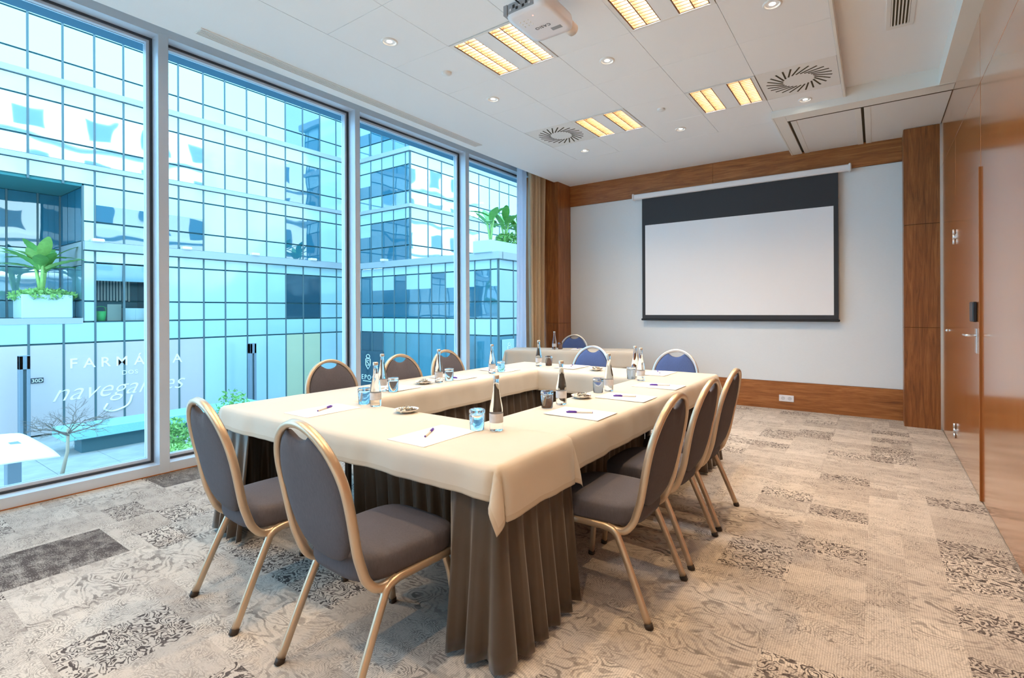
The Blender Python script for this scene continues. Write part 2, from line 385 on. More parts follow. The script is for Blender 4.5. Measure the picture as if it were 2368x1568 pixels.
# wooden column at the right end of the far wall, three veneer boards
col = MB().box(.268, XR - .012, 6.872, YF + .01, 0.002, CH).build('wall_column', M['wood_edge'], **STR)
for z0, z1 in ((0, 1.098), (1.102, 2.232), (2.236, 3.30)):
    MB().bbox(.262, XR - .01, 6.855, 6.872, z0, z1, .0015).build('veneer_board', M['wood_col'], col)
    MB().bbox(.258, .268, 6.872, YF - .02, z0, z1, .0015).build('veneer_board', M['wood_col'], col)
# short wood return beside the curtain
ret = MB().box(-4.9, -4.235, 6.80, YF + .012, 0, 3.8).build('wall_return', M['wood_edge'], **STR)
for z0, z1 in ((0, 1.098), (1.102, CH)):
    MB().bbox(-4.235, -4.225, 6.79, YF - .02, z0, z1, .0015).build('veneer_board', M['wood_col'], ret)
    MB().bbox(-4.75, -4.236, 6.785, 6.80, z0, z1, .0015).build('veneer_board', M['wood_col'], ret)
# right wall of glossy wood panels
wr = MB().box(XR + .02, XR + .2, YN, YF + .2, -.1, 4.0).build('wall_right', M['wood_edge'], **STR)
for y0, y1, z0, z1 in ((5.733, 6.86, 0.01, 2.83), (4.456, 5.727, 2.262, 2.83), (3.25, 4.44, 0.01, 2.83), (2.05, 3.244, 0.01, 2.83), (.85, 2.044, .01, 2.83), (-.35, .844, .01, 2.83), (YN, -.356, .01, 2.83),
                       (4.456, 6.86, 2.834, 3.36), (2.05, 4.45, 2.834, 3.36), (-.35, 2.044, 2.834, 3.36), (YN, -.356, 2.834, 3.36)):
    MB().bbox(XR, XR + .02, y0, y1, z0, z1, .0015).build('veneer_panel', M['wood_right'], wr)
MB().box(XR - .014, XR + .004, 6.845, 6.862, 0, 3.31).build('trim_1', M['chrome'], **STR)
# flush door in the right wall
door = MB().bbox(XR - .004, XR + .02, 4.458, 5.725, .012, 2.258, .002).build('door_1', M['wood_right'], label='flush glossy wood door set in the right wall', **STR)
MB().box(XR - .012, XR + .004, 4.436, 4.456, .005, 2.26).build('door_edge', M['wood_edge'], door)
for z in (.205, 1.93):
    h = MB()
    for k in range(3): h.lathe([(0, -.022 + k * .044), (.011, -.022 + k * .044), (.011, .021 + k * .044), (0, .021 + k * .044)], 12, (XR - .012, 5.735))
    h.bbox(XR - .007, XR - .003, 5.60, 5.735, .024, .062, .001)
    h.bbox(XR - .007, XR - .003, 5.735, 5.80, -.02, .018, .001)
    h.build('hinge', M['chrome'], door, (0, 0, z - .03))
MB().bbox(XR - .03, XR - .003, 4.575, 4.72, 1.21, 1.352, .006).build('card_reader', M['black'], door)
hp = MB().bbox(XR - .010, XR - .003, 4.56, 4.64, .99, 1.165, .002).build('handle_plate', M['chrome'], door)
MB().tube(catmull([(XR - .008, 4.60, 1.115), (XR - .055, 4.60, 1.115), (XR - .062, 4.63, 1.115), (XR - .062, 4.73, 1.115)], 4), circ(.009, 10), (0, 0, 1)).build('lever', M['chrome'], hp)
MB().lathe([(0, 0), (.016, 0), (.018, .006), (.012, .018), (0, .022)], 16).build('door_stop', M['chrome'], None, (XR, 6.33, 1.09), (0, -PI / 2, 0), label='small round steel door stop on glossy wood wall', cat='door stop')
# near wall behind the camera
MB().box(-4.98, XR + .2, YN - .15, YN, -.1, 4.0).build('wall_near', M['white_paint'], **STR)

# window wall: sill, header, mullions, panes
wl = MB().box(-4.95, XW, YN, 6.9, 0.0, .078).box(-5.0, XW, YN, 6.9, 3.53, 3.95).build('wall_left', M['frame_alu'], **STR)
MB().box(XW, XW + .012, YN, 6.8, 0, .006).build('trim_2', M['wood_edge'], **STR)
MUL = [(-5.62, -5.55), (-3.80, -3.73), (-2.02, -1.95), (-.21, -.14), (1.604, 1.675), (3.425, 3.487), (5.21, 5.285), (6.99, 7.05)]  # unseen run behind the camera extended to let more sun in
for a, b in MUL[1:-1]:
    MB().bbox(-5.0, XW + .004, a, b, 0.0, 3.55, .003).build('mullion', M['frame_alu'], wl)
for n_, ((_, a), (b, _)) in enumerate(zip(MUL[:-1], MUL[1:])):
    a = max(a, YN); b = min(b, 6.9)
    fr = MB()
    def ring(mb, y0, y1, z0, z1, w_, x0, x1):
        mb.box(x0, x1, y0, y0 + w_, z0, z1).box(x0, x1, y1 - w_, y1, z0, z1).box(x0, x1, y0 + w_, y1 - w_, z0, z0 + w_).box(x0, x1, y0 + w_, y1 - w_, z1 - w_, z1)
    ring(fr, a, b, .078, 3.53, .016, -4.905, -4.885)
    win = fr.build('window_%d' % (n_ + 1), M['gasket'], **STR)
    f2 = MB(); ring(f2, a + .016, b - .016, .094, 3.514, .022, -4.96, -4.90); f2.build('window_frame', M['frame_alu'], win)
    MB().box(-4.945, -4.935, a + .038, b - .038, .116, 3.492).build('pane', M['pane'], win)
MB().box(-5.12, -4.98, YN - 8, 24, 3.50, 3.66).build('trim_3', M['soffit'], **STR)
# curtain pocket
MB().box(-5.0, -4.28, YN, YF + .1, 3.80, 3.9).box(-4.32, -4.30, YN, 6.8, CH + .012, 3.8).build('trim_4', M['trim_white'], **STR)

# ceiling: slab, border strips and square panels
cl = MB().box(-4.32, XR + .1, YN, YF + .1, 3.52, 3.62).build('ceiling', M['ceiling_gap'], **STR)
TP = .627; GX0, GY1 = -3.393, 5.965
DIFF = {(0, 5.34 - .314), (4, 4.92)}
fixt = [(x, y) for x in (1, 3) for y in (-1, 2, 5, 8)]
rowsY = [GY1 - TP * k for k in range(0, 16)]
occupied = {}
for c_, r_ in ((1, 1), (3, 1), (1, 4), (3, 4), (1, 10), (3, 10)): occupied[c_, r_] = 'fixture'
occupied[0, 1] = 'diffuser'; occupied[4, 1] = 'diffuser'
pan_me = MB().bbox(-TP / 2 + .0012, TP / 2 - .0012, -TP / 2 + .0012, TP / 2 - .0012, 0, .014, .0012).mesh('ceiling_panel', M['ceiling'])
for c_ in range(5):
    for r_ in range(17):
        if (c_, r_) in occupied: continue
        link('ceiling_panel', pan_me, cl, (GX0 + TP * (c_ + .5), GY1 - TP * (r_ + .5), CH))
# plain plaster margins
MB().box(-4.30, GX0 - .002, YN, YF, CH, CH + .06).build('plaster_margin', M['ceiling'], cl)
MB().box(GX0 - .002, -.9, GY1 + .002, YF, CH, CH + .06).build('plaster_margin', M['ceiling'], cl)
MB().box(-.9, -.256, GY1 + .002, YF, CH, CH + .06).build('plaster_margin', M['ceiling'], cl)
MB().box(GX0, XR, YN, GY1 - TP * 17, CH, CH + .06).build('plaster_margin', M['ceiling'], cl)
# raised strip on the right and its edge
MB().box(-.24, XR, YN, YF, 3.455, 3.50).build('raised_strip', M['ceiling'], cl)
MB().bbox(-.258, -.236, GY1 - TP * 17, 5.70, CH - .004, 3.46, .002).build('edge_profile', M['trim_white'], cl)
MB().box(.475, XR, YN, 5.70, 3.30, 3.456).build('border_strip', M['trim_white'], cl)
# dropped bulkhead with two access panels
bk = MB().box(-.885, XR, 5.69, YF + .01, 3.318, 3.456).build('trim_5', M['dark_gap'], **STR)
def board(x0, x1, y0, y1): MB().bbox(x0, x1, y0, y1, 3.30, 3.32, .002).build('bulkhead_board', M['trim_white'], bk)
MB().box(-.90, XR, 5.672, 5.689, 3.299, 3.456).build('fascia', M['trim_white'], bk)
MB().box(-.90, -.886, 5.69, YF + .005, 3.299, 3.40).build('fascia', M['trim_white'], bk)
board(-.885, -.775, 5.69, YF - .02); board(-.7745, XR, 5.69, 5.860)
MB().box(-.775, XR, 5.857, 5.876, 3.2985, 3.31).build('gap_shade_strip', M['dark_gap'], bk)  # dark strip under the soffit stands in for the gap's shade
for x0, x1 in ((-.748, -.118), (-.093, XR - .004)):
    ap = MB().bbox(x0, x1, 5.878, YF - .02, 3.304, 3.32, .002).build('access_panel', M['white_paint'], bk)
    MB().bbox(x0, x0 + .055, 5.878, YF - .02, 3.300, 3.305, .001).build('panel_strip', M['trim_white'], ap)
    if x1 < 0: MB().bbox(x1 - .055, x1, 5.878, YF - .02, 3.300, 3.305, .001).build('panel_strip', M['trim_white'], ap)

# ================================================================ CEILING FITTINGS
def make_fixture():
    r = empty('ceiling_light')
    h = TP / 2 - .004
    fr = MB()
    fr.box(-h, h, -h, -h + .02, -.004, .012).box(-h, h, h - .02, h, -.004, .012).box(-h, -h + .03, -h + .02, h - .02, -.004, .012).box(h - .03, h, -h + .02, h - .02, -.004, .012)
    fr.build('frame', M['white_paint'], r)
    MB().box(-.065, .065, -h + .02, h - .02, -.003, .03).build('centre_plate', M['ceiling'], r)
    MB().box(-h, h, -h, h, .10, .105).box(-h, -h + .004, -h, h, .012, .1).box(h - .004, h, -h, h, .012, .1).box(-h, h, -h, -h + .004, .012, .1).box(-h, h, h - .004, h, .012, .1).build('housing', M['white_paint'], r)
    for sx in (-1, 1):
        lv = MB(); x0, x1 = sorted((sx * .067, sx * (h - .032)))
        xm = (x0 + x1) / 2
        for k in range(3):
            xx = (x0, xm - .003, x1 - .006)[k]; lv.box(xx, xx + .008, -h + .02, h - .02, 0, .032)
        n = 15
        for k in range(n + 1):
            y = -h + .022 + (2 * h - .046) * k / n; lv.box(x0, x1, y, y + .005, .003, .030)
        lv.build('louvre', M['louvre'], r)
        for xx in ((x0 + xm) / 2, (xm + x1) / 2):
            MB().tube([(xx, -h + .03, .056), (xx, h - .03, .056)], circ(.011, 10)).build('lamp_tube', M['tube_lamp'], r)
    return r
fx0 = make_fixture(); i = 0
FXL = {(1, 4): 'recessed louvre ceiling light right behind the projector', (3, 4): 'recessed louvre ceiling light cut off by the top edge of the picture',
       (1, 1): 'recessed louvre ceiling light beside the round slotted diffuser near the windows', (3, 1): 'recessed louvre ceiling light beside the slotted diffuser near the wood wall'}
for c_, r_ in ((1, 1), (3, 1), (1, 4), (3, 4), (1, 10), (3, 10)):  # the last pair is added out of view to light the room
    o = fx0 if i == 0 else copy_tree(fx0); i += 1
    o.location = (GX0 + TP * (c_ + .5), GY1 - TP * (r_ + .5), CH)
    tag(o, FXL.get((c_, r_), 'unseen louvre ceiling light added above the near end of the room'), 'ceiling light', 'recessed louvre lights')

def make_downlight():
    r = empty('downlight')
    MB().lathe([(.062, .002), (.060, -.006), (.052, -.009), (.046, -.006), (.044, .0), (.040, .02), (.034, .035)], 28).build('trim_ring', M['white_paint'], r)
    MB().lathe([(.034, .012), (.030, .004), (.018, -.001), (0, -.002)], 20).build('lamp', M['spot_lamp'], r)
    return r
dl0 = make_downlight()
sp = bpy.data.lights.new('downlight_beam', 'SPOT'); sp.energy = SPOT; sp.color = WARM; sp.spot_size = math.radians(125); sp.spot_blend = 0.9; sp.shadow_soft_size = .03
DL = [(-3.09, 2.528, 'downlight nearest the camera along the window side of the ceiling'), (-1.84, 3.735, 'downlight in the middle of the ceiling, right of the projector'), (-3.097, 3.782, 'downlight between the slot grille and the projector light'),
      (-1.843, 5.615, 'downlight near the far wall, below the round smoke sensor'), (-3.117, 5.666, 'downlight by the slotted round diffuser near the windows'), (-.571, 5.529, 'downlight shining on the white bulkhead fascia'), (-.575, 3.677, 'downlight at the top right of the picture'),
      (-1.84, 1.86, None), (-.575, 1.8, None), (-3.09, .65, None), (-1.84, -.02, None), (-.575, -.08, None)]  # unlabelled ones are added out of view to light the room
for k, (x, y, lab) in enumerate(DL):
    o = dl0 if k == 0 else copy_tree(dl0); o.location = (x, y, CH)
    tag(o, lab or 'unseen round downlight added above the near end of the room', 'downlight', 'round downlights')
    b = bpy.data.objects.new('downlight_beam', sp); COL.objects.link(b); b.parent = o; b.location = (0, 0, -.012)

def diffuser(x, y, lab):
    r = empty('air_diffuser', (x, y, CH), 0, lab, 'air vent')
    h = TP / 2 - .003
    MB().bbox(-h, h, -h, h, 0, .012, .002).build('plate', M['white_paint'], r)
    n = 24
    sl = MB()
    sl.add([(-.080, -.007, -.0015), (.080, -.007, -.0015), (.080, .007, -.0015), (-.080, .007, -.0015), (-.080, -.007, .001), (.080, -.007, .001), (.080, .007, .001), (-.080, .007, .001)], [(3, 2, 1, 0), (0, 1, 5, 4), (1, 2, 6, 5), (2, 3, 7, 6), (3, 0, 4, 7)])
    me = sl.mesh('slot', M['dark_gap'])
    for k in range(n):
        a = 2 * PI * k / n; link('slot', me, r, (.19 * math.cos(a), .19 * math.sin(a), 0), (0, 0, a + .5))
diffuser(GX0 + TP * .5, GY1 - TP * 1.5, 'round slotted air diffuser nearest the windows')
diffuser(GX0 + TP * 4.5, GY1 - TP * 1.5, 'round slotted air diffuser on the square plate near the wood wall')
for x, y, lab in ((-3.085, 3.137, 'flat round sensor cover left of the projector light'), (-1.825, 4.947, 'flat round sensor cover between the two far ceiling lights')):
    MB().lathe([(.040, .004), (.040, -.010), (.034, -.016), (0, -.018)], 24).build('sensor_cover', M['white_paint'], None, (x, y, CH), label=lab, cat='sensor')
# long slot grille
sg = empty('slot_grille', (-4.122, 3.19, CH), 0, 'long slot air grille running along the window side of the ceiling', 'air vent')
MB().box(-.058, -.05, -1.56, 1.56, -.006, .004).box(.05, .058, -1.56, 1.56, -.006, .004).box(-.05, .05, -1.56, -1.55, -.006, .004).box(-.05, .05, 1.55, 1.56, -.006, .004).build('frame', M['white_paint'], sg)
MB().box(-.05, .05, -1.55, 1.55, -.0008, .003).build('backing', M['plastic_grey'], sg)
for k in range(5): MB().box(-.044 + k * .019, -.034 + k * .019, -1.55, 1.55, -.005, -.001).build('slat', M['white_paint'], sg)
# vent grille in the raised strip
vg = empty('vent_grille', (.155, 4.32, 3.455), 0, 'rectangular vent grille with dark slots at top right', 'air vent')
MB().box(-.085, -.058, -.36, .36, -.008, .002).box(.058, .085, -.36, .36, -.008, .002).box(-.058, .058, -.36, -.32, -.008, .002).box(-.058, .058, .32, .36, -.008, .002).build('frame', M['white_paint'], vg)
MB().box(-.058, .058, -.32, .32, -.001, .001).build('backing', M['dark_gap'], vg)
for k in range(6): MB().box(-.056 + k * .0205, -.047 + k * .0205, -.32, .32, -.007, -.001).build('slat', M['trim_white'], vg)

# projector
pj = empty('projector', (-1.795, 2.675, 3.155), 0, 'white ceiling projector hanging below the louvre light', 'projector')
b = MB()
def pbody(u_, v_):
    a = 2 * PI * u_; c_, s_ = math.cos(a), math.sin(a); k = (abs(c_) ** 7 + abs(s_) ** 7) ** (-1 / 7)
    prof = [(0, 0), (.80, 0), (.97, .003), (1.0, .022), (1.0, .062), (.97, .082), (.8, .086), (0, .086)]
    r_, z_ = prof[int(round(v_ * 7))]; return (.158 * k * c_ * r_, .185 * k * s_ * r_, z_)
b.grid(56, 7, pbody); b.build('body', M['plastic_white'], pj)
MB().bbox(-.12, .075, -.188, -.15, .012, .072, .003).build('port_panel', M['plastic_grey'], pj)
for k in range(7): MB().box(-.105 + k * .024, -.09 + k * .024, -.191, -.187, .02 + .014 * (k % 2), .036 + .018 * (k % 2)).build('port', M['black'] if k % 3 else M['chrome'], pj)
MB().bbox(-.157, -.125, -.188, -.13, .01, .075, .003).build('side_vent', M['wood_edge'] if False else M['plastic_grey'], pj)
MB().tube([(.10, .16, .045), (.10, .245, .045)], circ(.042, 24), (1, 0, 0)).build('lens_ring', M['pen_white'], pj)
MB().tube([(.10, .24, .045), (.10, .252, .045)], circ(.032, 20), (1, 0, 0)).build('lens', M['black'], pj)
MB().bbox(.03, .105, .075, .108, -.0015, .002, .001).build('focus_slot', M['plastic_grey'], pj)
for k in range(9): MB().lathe([(0, -.002), (.006, -.002), (.007, .001)], 10, (-.10 + .03 * (k % 3), -.085 + .028 * (k // 3))).build('button', M['trim_white'], pj)
MB().lathe([(0, -.002), (.004, -.002), (.004, .001)], 10, (.015, -.105)).build('status_lamp', M['led'], pj)
tm = text_mesh('CASIO', .036, M['ink'], .0004, space=1.15, align='CENTER')
link('lettering', tm, pj, (.0, .02, -.0012), (0, PI, 0))
MB().lathe([(.02, .086), (.02, .21), (.075, .21), (.075, .217)], 20).build('ceiling_mount', M['white_paint'], pj)
MB().tube(catmull([(-.03, -.185, .05), (-.035, -.24, .06), (-.06, -.27, .13), (-.06, -.25, .215)], 6), circ(.005, 6)).build('cable', M['black'], pj)

# ================================================================ FAR WALL FITTINGS
ps = empty('projection_screen', (-1.66, YF - .034, 0), 0, 'white pull-down projection screen with black border on the far wall', 'projection screen')
MB().bbox(-1.40, 1.40, -.075, .0, 2.985, 3.062, .012).build('housing', M['housing'], ps)
for sx in (-1, 1): MB().bbox(sx * 1.405 - .014, sx * 1.405 + .014, -.085, .004, 2.975, 3.072, .008).build('end_cap', M['housing'], ps)
MB().box(-1.275, 1.28, -.034, -.030, 1.175, 2.99).build('border_fabric', M['screen_black'], ps)
MB().box(-1.225, 1.23, -.0365, -.034, 1.232, 2.582).build('viewing_surface', M['screen_white'], ps)
MB().bbox(-1.29, 1.295, -.046, -.022, 1.150, 1.180, .008).build('bottom_bar', M['black'], ps)
so = empty('wall_socket', (-.97, YF - .018, .147), 0, 'white double power socket on the wood baseboard', 'socket')
MB().bbox(-.088, .088, -.010, 0, -.042, .042, .004).build('plate', M['plastic_white'], so)
for sx in (-1, 1):
    MB().lathe([(.026, .0005), (.026, -.001), (.022, .0)], 20).lathe([(0, 0), (.022, 0)], 20).build('outlet', M['bottle_label'], so, (sx * .04, -.0105, 0), (PI / 2, 0, 0))

# curtains
def curtain(name, x, tops, bots, amp, per, z0, z1, mat, **kw):
    mb = MB(); n = int((tops[1] - tops[0]) / per * 10)
    def fn(u, v):
        z = z0 + (z1 - z0) * v; ya = bots[0] + (tops[0] - bots[0]) * v ** .8; yb = bots[1] + (tops[1] - bots[1]) * v ** .8
        ph = u * n / 10 * 2 * PI
        return (x + amp * math.sin(ph) + amp * .5 * math.sin(ph * .37 + 1.0) + .01 * math.sin(v * 5 + u * 9), ya + (yb - ya) * (u + .006 * math.sin(ph * .5 + v * 3)), z)
    mb.grid(n, 14, fn); o = mb.build(name, mat)
    sm = o.modifiers.new('thickness', 'SOLIDIFY'); sm.thickness = .003
    return tag(o, **kw)
curtain('drape', -4.50, (6.36, 6.785), (6.36, 6.72), .042, .075, .02, 3.70, M['drape'], label='beige pleated drape hanging beside the last window', cat='curtain')
curtain('sheer_curtain', -4.58, (6.17, 6.40), (6.08, 6.38), .022, .09, .02, 3.70, M['sheer'], label='narrow white sheer curtain between glass and beige drape', cat='curtain')
MB().tube([(-4.50, 4.5, 3.72), (-4.50, 6.8, 3.72)], circ(.012, 8)).build('curtain_rail', M['frame_alu'], None, label='aluminium curtain rail in the ceiling pocket', cat='curtain rail')

# ================================================================ TABLES
HT = .74
def skirt_mesh(path, z0=.025, z1=.715, flare=.05, amp=.022, per=.105, seed=0):
    # path: list of (x, y); pleats swing to the left of the walking direction
    P = [Vector((*p, 0)) for p in path]; seg = []; tot = 0
    for a, b2 in zip(P, P[1:]): seg.append((tot, a, b2)); tot += (b2 - a).length
    n = max(8, int(tot / .0105)); pts = []; nor = []
    for k in range(n + 1):
        s_ = tot * k / n
        for (t0, a, b2) in reversed(seg):
            if s_ >= t0 - 1e-9: break
        d = (b2 - a).normalized(); pts.append(a + d * (s_ - t0)); nor.append(Vector((d.y, -d.x, 0)))
    for _ in range(6):
        nor = [(nor[max(i - 1, 0)] + nor[i] * 2 + nor[min(i + 1, n)]).normalized() for i in range(n + 1)]
        pts = [pts[0]] + [(pts[i - 1] + pts[i] * 2 + pts[i + 1]) / 4 for i in range(1, n)] + [pts[-1]]
    mb = MB()
    def fn(u, v):
        k = int(round(u * n)); s_ = tot * u; ph = s_ / per * 2 * PI + .9 * math.sin(s_ * 5 + seed)
        w_ = 1 - v; a_ = amp * (.12 + 1.3 * min(1, max(0, w_ - .12)))
        off = a_ * (math.sin(ph) + .35 * math.sin(ph * 2.1 + .6 * seed + w_)) + flare * max(0, w_ - .12) ** 1.1 * (1 + .25 * math.sin(s_ * 9 + seed)) + .004
        q = pts[k] + nor[k] * off
        return (q.x, q.y, z0 + (z1 - z0) * v - .006 * w_ * math.sin(ph + 1))
    mb.grid(n, 12, fn); return mb
def make_table(x0, x1, y0, y1, skirts, label, ang=0.0, at=(0, 0)):
    r = empty('conference_table', (at[0], at[1], 0), ang, label, 'table')
    MB().bbox(x0, x1, y0, y1, HT - .028, HT - .006, .003).build('tabletop', M['table_wood'], r)
    for a in (x0 + .06, x1 - .06):
        for b2 in (y0 + .02, y1 - .03):
            MB().tube([(a, b2, 0), (a, b2, HT - .03)], rrect(.032, .032)).build('leg', M['table_leg'], r)
    for k, pth in enumerate(skirts):
        o = skirt_mesh(pth, seed=k * 1.7 + x0).build('skirt', M['skirt'], r)
        sm = o.modifiers.new('thickness', 'SOLIDIFY'); sm.thickness = .002
    return r
FX0, FX1, FY0, FY1 = -3.22, -1.148, 1.415, 1.90      # front run
LX1, RX0, BY0, BY1 = -2.70, -1.63, 3.94, 4.46
e_ = .004
make_table(FX0, FX1, FY0, FY1, [[(FX0 - e_, FY1 - .02), (FX0 - e_, FY0 - e_), (FX0 + .30, FY0 - e_)], [(FX1 - .225, FY0 - e_), (FX1 + e_, FY0 - e_), (FX1 + e_, FY1 + .02)], [(RX0 - .01, FY1 + .002), (LX1 + .01, FY1 + .002)]], 'long skirted table at the near side of the hollow square')
make_table(FX0, LX1, FY1 + .004, BY0 - .004, [[(FX0 - e_, BY0 - .02), (FX0 - e_, BY0 - .28)], [(LX1 + .002, FY1 + .03), (LX1 + .002, BY0 - .02)]], 'skirted table of the hollow square standing along the windows')
make_table(RX0, FX1 - .024, FY1 + .004, BY0 - .004, [[(RX0 - .002, BY0 - .02), (RX0 - .002, FY1 + .03)]], 'skirted table of the hollow square on the side of the wood wall')
make_table(FX0, FX1 - .024, BY0, BY1, [[(LX1 - .03, BY0 - .002), (RX0 + .03, BY0 - .002)], [(FX1 - .024 - .10, BY0 + .02), (FX1 - .024 + e_, BY0 + .02), (FX1 - .024 + e_, BY1 - .02)]], 'skirted table closing the far side of the hollow square')
HA = math.radians(22.0); HO = (-4.40, 5.66)
make_table(0, 1.80, 0, .50, [[(0.02, -e_), (1.78, -e_)], [(-e_, .48), (-e_, .02)], [(1.80 + e_, .02), (1.80 + e_, .48)]], 'separate skirted head table standing askew before the far wall', HA, HO)

def cloth(name, x0, x1, y0, y1, drops, label, seed=0, at=None, ang=0, z=HT, corner=0.9, mat='linen', hem=True):
    """drops: (left, right, near, far) overhangs"""
    dl, dr, dn, df = drops; R_ = .022
    def axis(a, b, d0, d1, step=.035):
        out = []
        if d0 > 0: out += [a - d0, a - d0 + .006, a - d0 + .022] + [a - d0 + d0 * k / 8 for k in range(2, 7)] + [a - .03, a - .018, a - .008]
        n = max(4, int((b - a) / step)); out += [a + (b - a) * k / n for k in range(n + 1)]
        if d1 > 0: out += [b + .008, b + .018, b + .03] + [b + d1 * k / 8 for k in range(2, 7)] + [b + d1 - .022, b + d1 - .006, b + d1]
        return sorted(set(round(v, 5) for v in out))
    X = axis(x0, x1, dl, dr); Y = axis(y0, y1, dn, df)
    def drop1(l):
        # arc-length l over a rounded edge -> (out, down)
        q = R_ * PI / 2
        if l < q: a = l / R_; return R_ * math.sin(a), R_ * (1 - math.cos(a))
        return R_, R_ + (l - q)
    def P(s_, t_):
        ox = (x0 - s_) if s_ < x0 else (s_ - x1) if s_ > x1 else 0; sx = -1 if s_ < x0 else 1
        oy = (y0 - t_) if t_ < y0 else (t_ - y1) if t_ > y1 else 0; sy = -1 if t_ < y0 else 1
        bx = min(max(s_, x0), x1); by = min(max(t_, y0), y1)
        if ox <= 0 and oy <= 0:
            return (bx, by, z + .0012 * wob(s_ * 1.3 + t_, seed))
        if ox > 0 and oy > 0:
            l = math.hypot(ox, oy); a = math.atan2(oy, ox); o_, d_ = drop1(l)
            k = math.sin(2 * a); fl = 1 + 2.3 * k * min(1, l / .18)
            # the corner falls as one loose fold
            sw = .34 * l * k * math.sin(2.6 * a + .4 + seed)
            ex, ey = math.cos(a), math.sin(a); o2 = o_ * (.55 + .45 * fl) * corner + .16 * l * k
            px, py = ex * o2 - ey * sw * .5, ey * o2 + ex * sw * .5
            return (bx + sx * px, by + sy * py, z - d_ * (.97 - .02 * k))
        l = ox or oy; o_, d_ = drop1(l); par = t_ if ox > 0 else s_
        # hanging edge gets gentle folds, none where it meets a corner fold
        amp = .009 * min(1, l / .1); wv_ = amp * wob(par * 1.9, seed + (1.3 if ox > 0 else 0)) + .05 * max(0, l - .03) + .012 * min(1, l / .05)
        if ox > 0: return (bx + sx * (o_ + wv_), by, z - d_ + .003 * wob(par * 1.1, seed + 4) * min(1, l / .1))
        return (bx, by + sy * (o_ + wv_), z - d_ + .003 * wob(par * 1.1, seed + 4) * min(1, l / .1))
    mb = MB(); nx, ny = len(X), len(Y)
    v = [P(s_, t_) for t_ in Y for s_ in X]
    f = []; mis = []
    for j in range(ny - 1):
        for i_ in range(nx - 1):
            f.append((j * nx + i_, j * nx + i_ + 1, (j + 1) * nx + i_ + 1, (j + 1) * nx + i_))
            hm = (dl > 0 and X[i_] < x0 - dl + .02) or (dr > 0 and X[i_ + 1] > x1 + dr - .02) or (dn > 0 and Y[j] < y0 - dn + .02) or (df > 0 and Y[j + 1] > y1 + df - .02)
            mis.append(1 if hm and hem else 0)
    mb.add(v, f, True); mb.mi = mis
    o = mb.build(name, [M[mat], M['linen_hem']])
    if at: o.location = (at[0], at[1], 0); o.rotation_euler = (0, 0, ang)
    sm = o.modifiers.new('thickness', 'SOLIDIFY'); sm.thickness = .0016; sm.offset = 1
    tag(o, label, 'tablecloth'); return o
cloth('tablecloth', FX0, LX1, FY1 - .02, BY0 + .03, (.16, .19, 0, 0), 'ivory tablecloth on the window-side table of the hollow square', 1.1, z=HT - .001)
cloth('tablecloth', RX0, FX1 - .024, FY1 - .02, BY1, (.19, .175, 0, .17), 'ivory tablecloth on the table where three chairs line up before the wood wall', 2.3, z=HT - .0005)
cloth('tablecloth', FX0, RX0, BY0, BY1, (.17, .02, .20, .17), 'ivory tablecloth on the far table of the hollow square', 3.9, z=HT - .0025)
cloth('tablecloth', FX0, FX1, FY0, FY1, (.15, .215, .135, .15), 'ivory tablecloth with a pointed corner hanging at the near table', 5.2, z=HT + .0015)
cloth('tablecloth', 0, 1.80, 0, .50, (.22, .22, .23, .15), 'ivory tablecloth on the separate head table', 7.7, HO, HA)

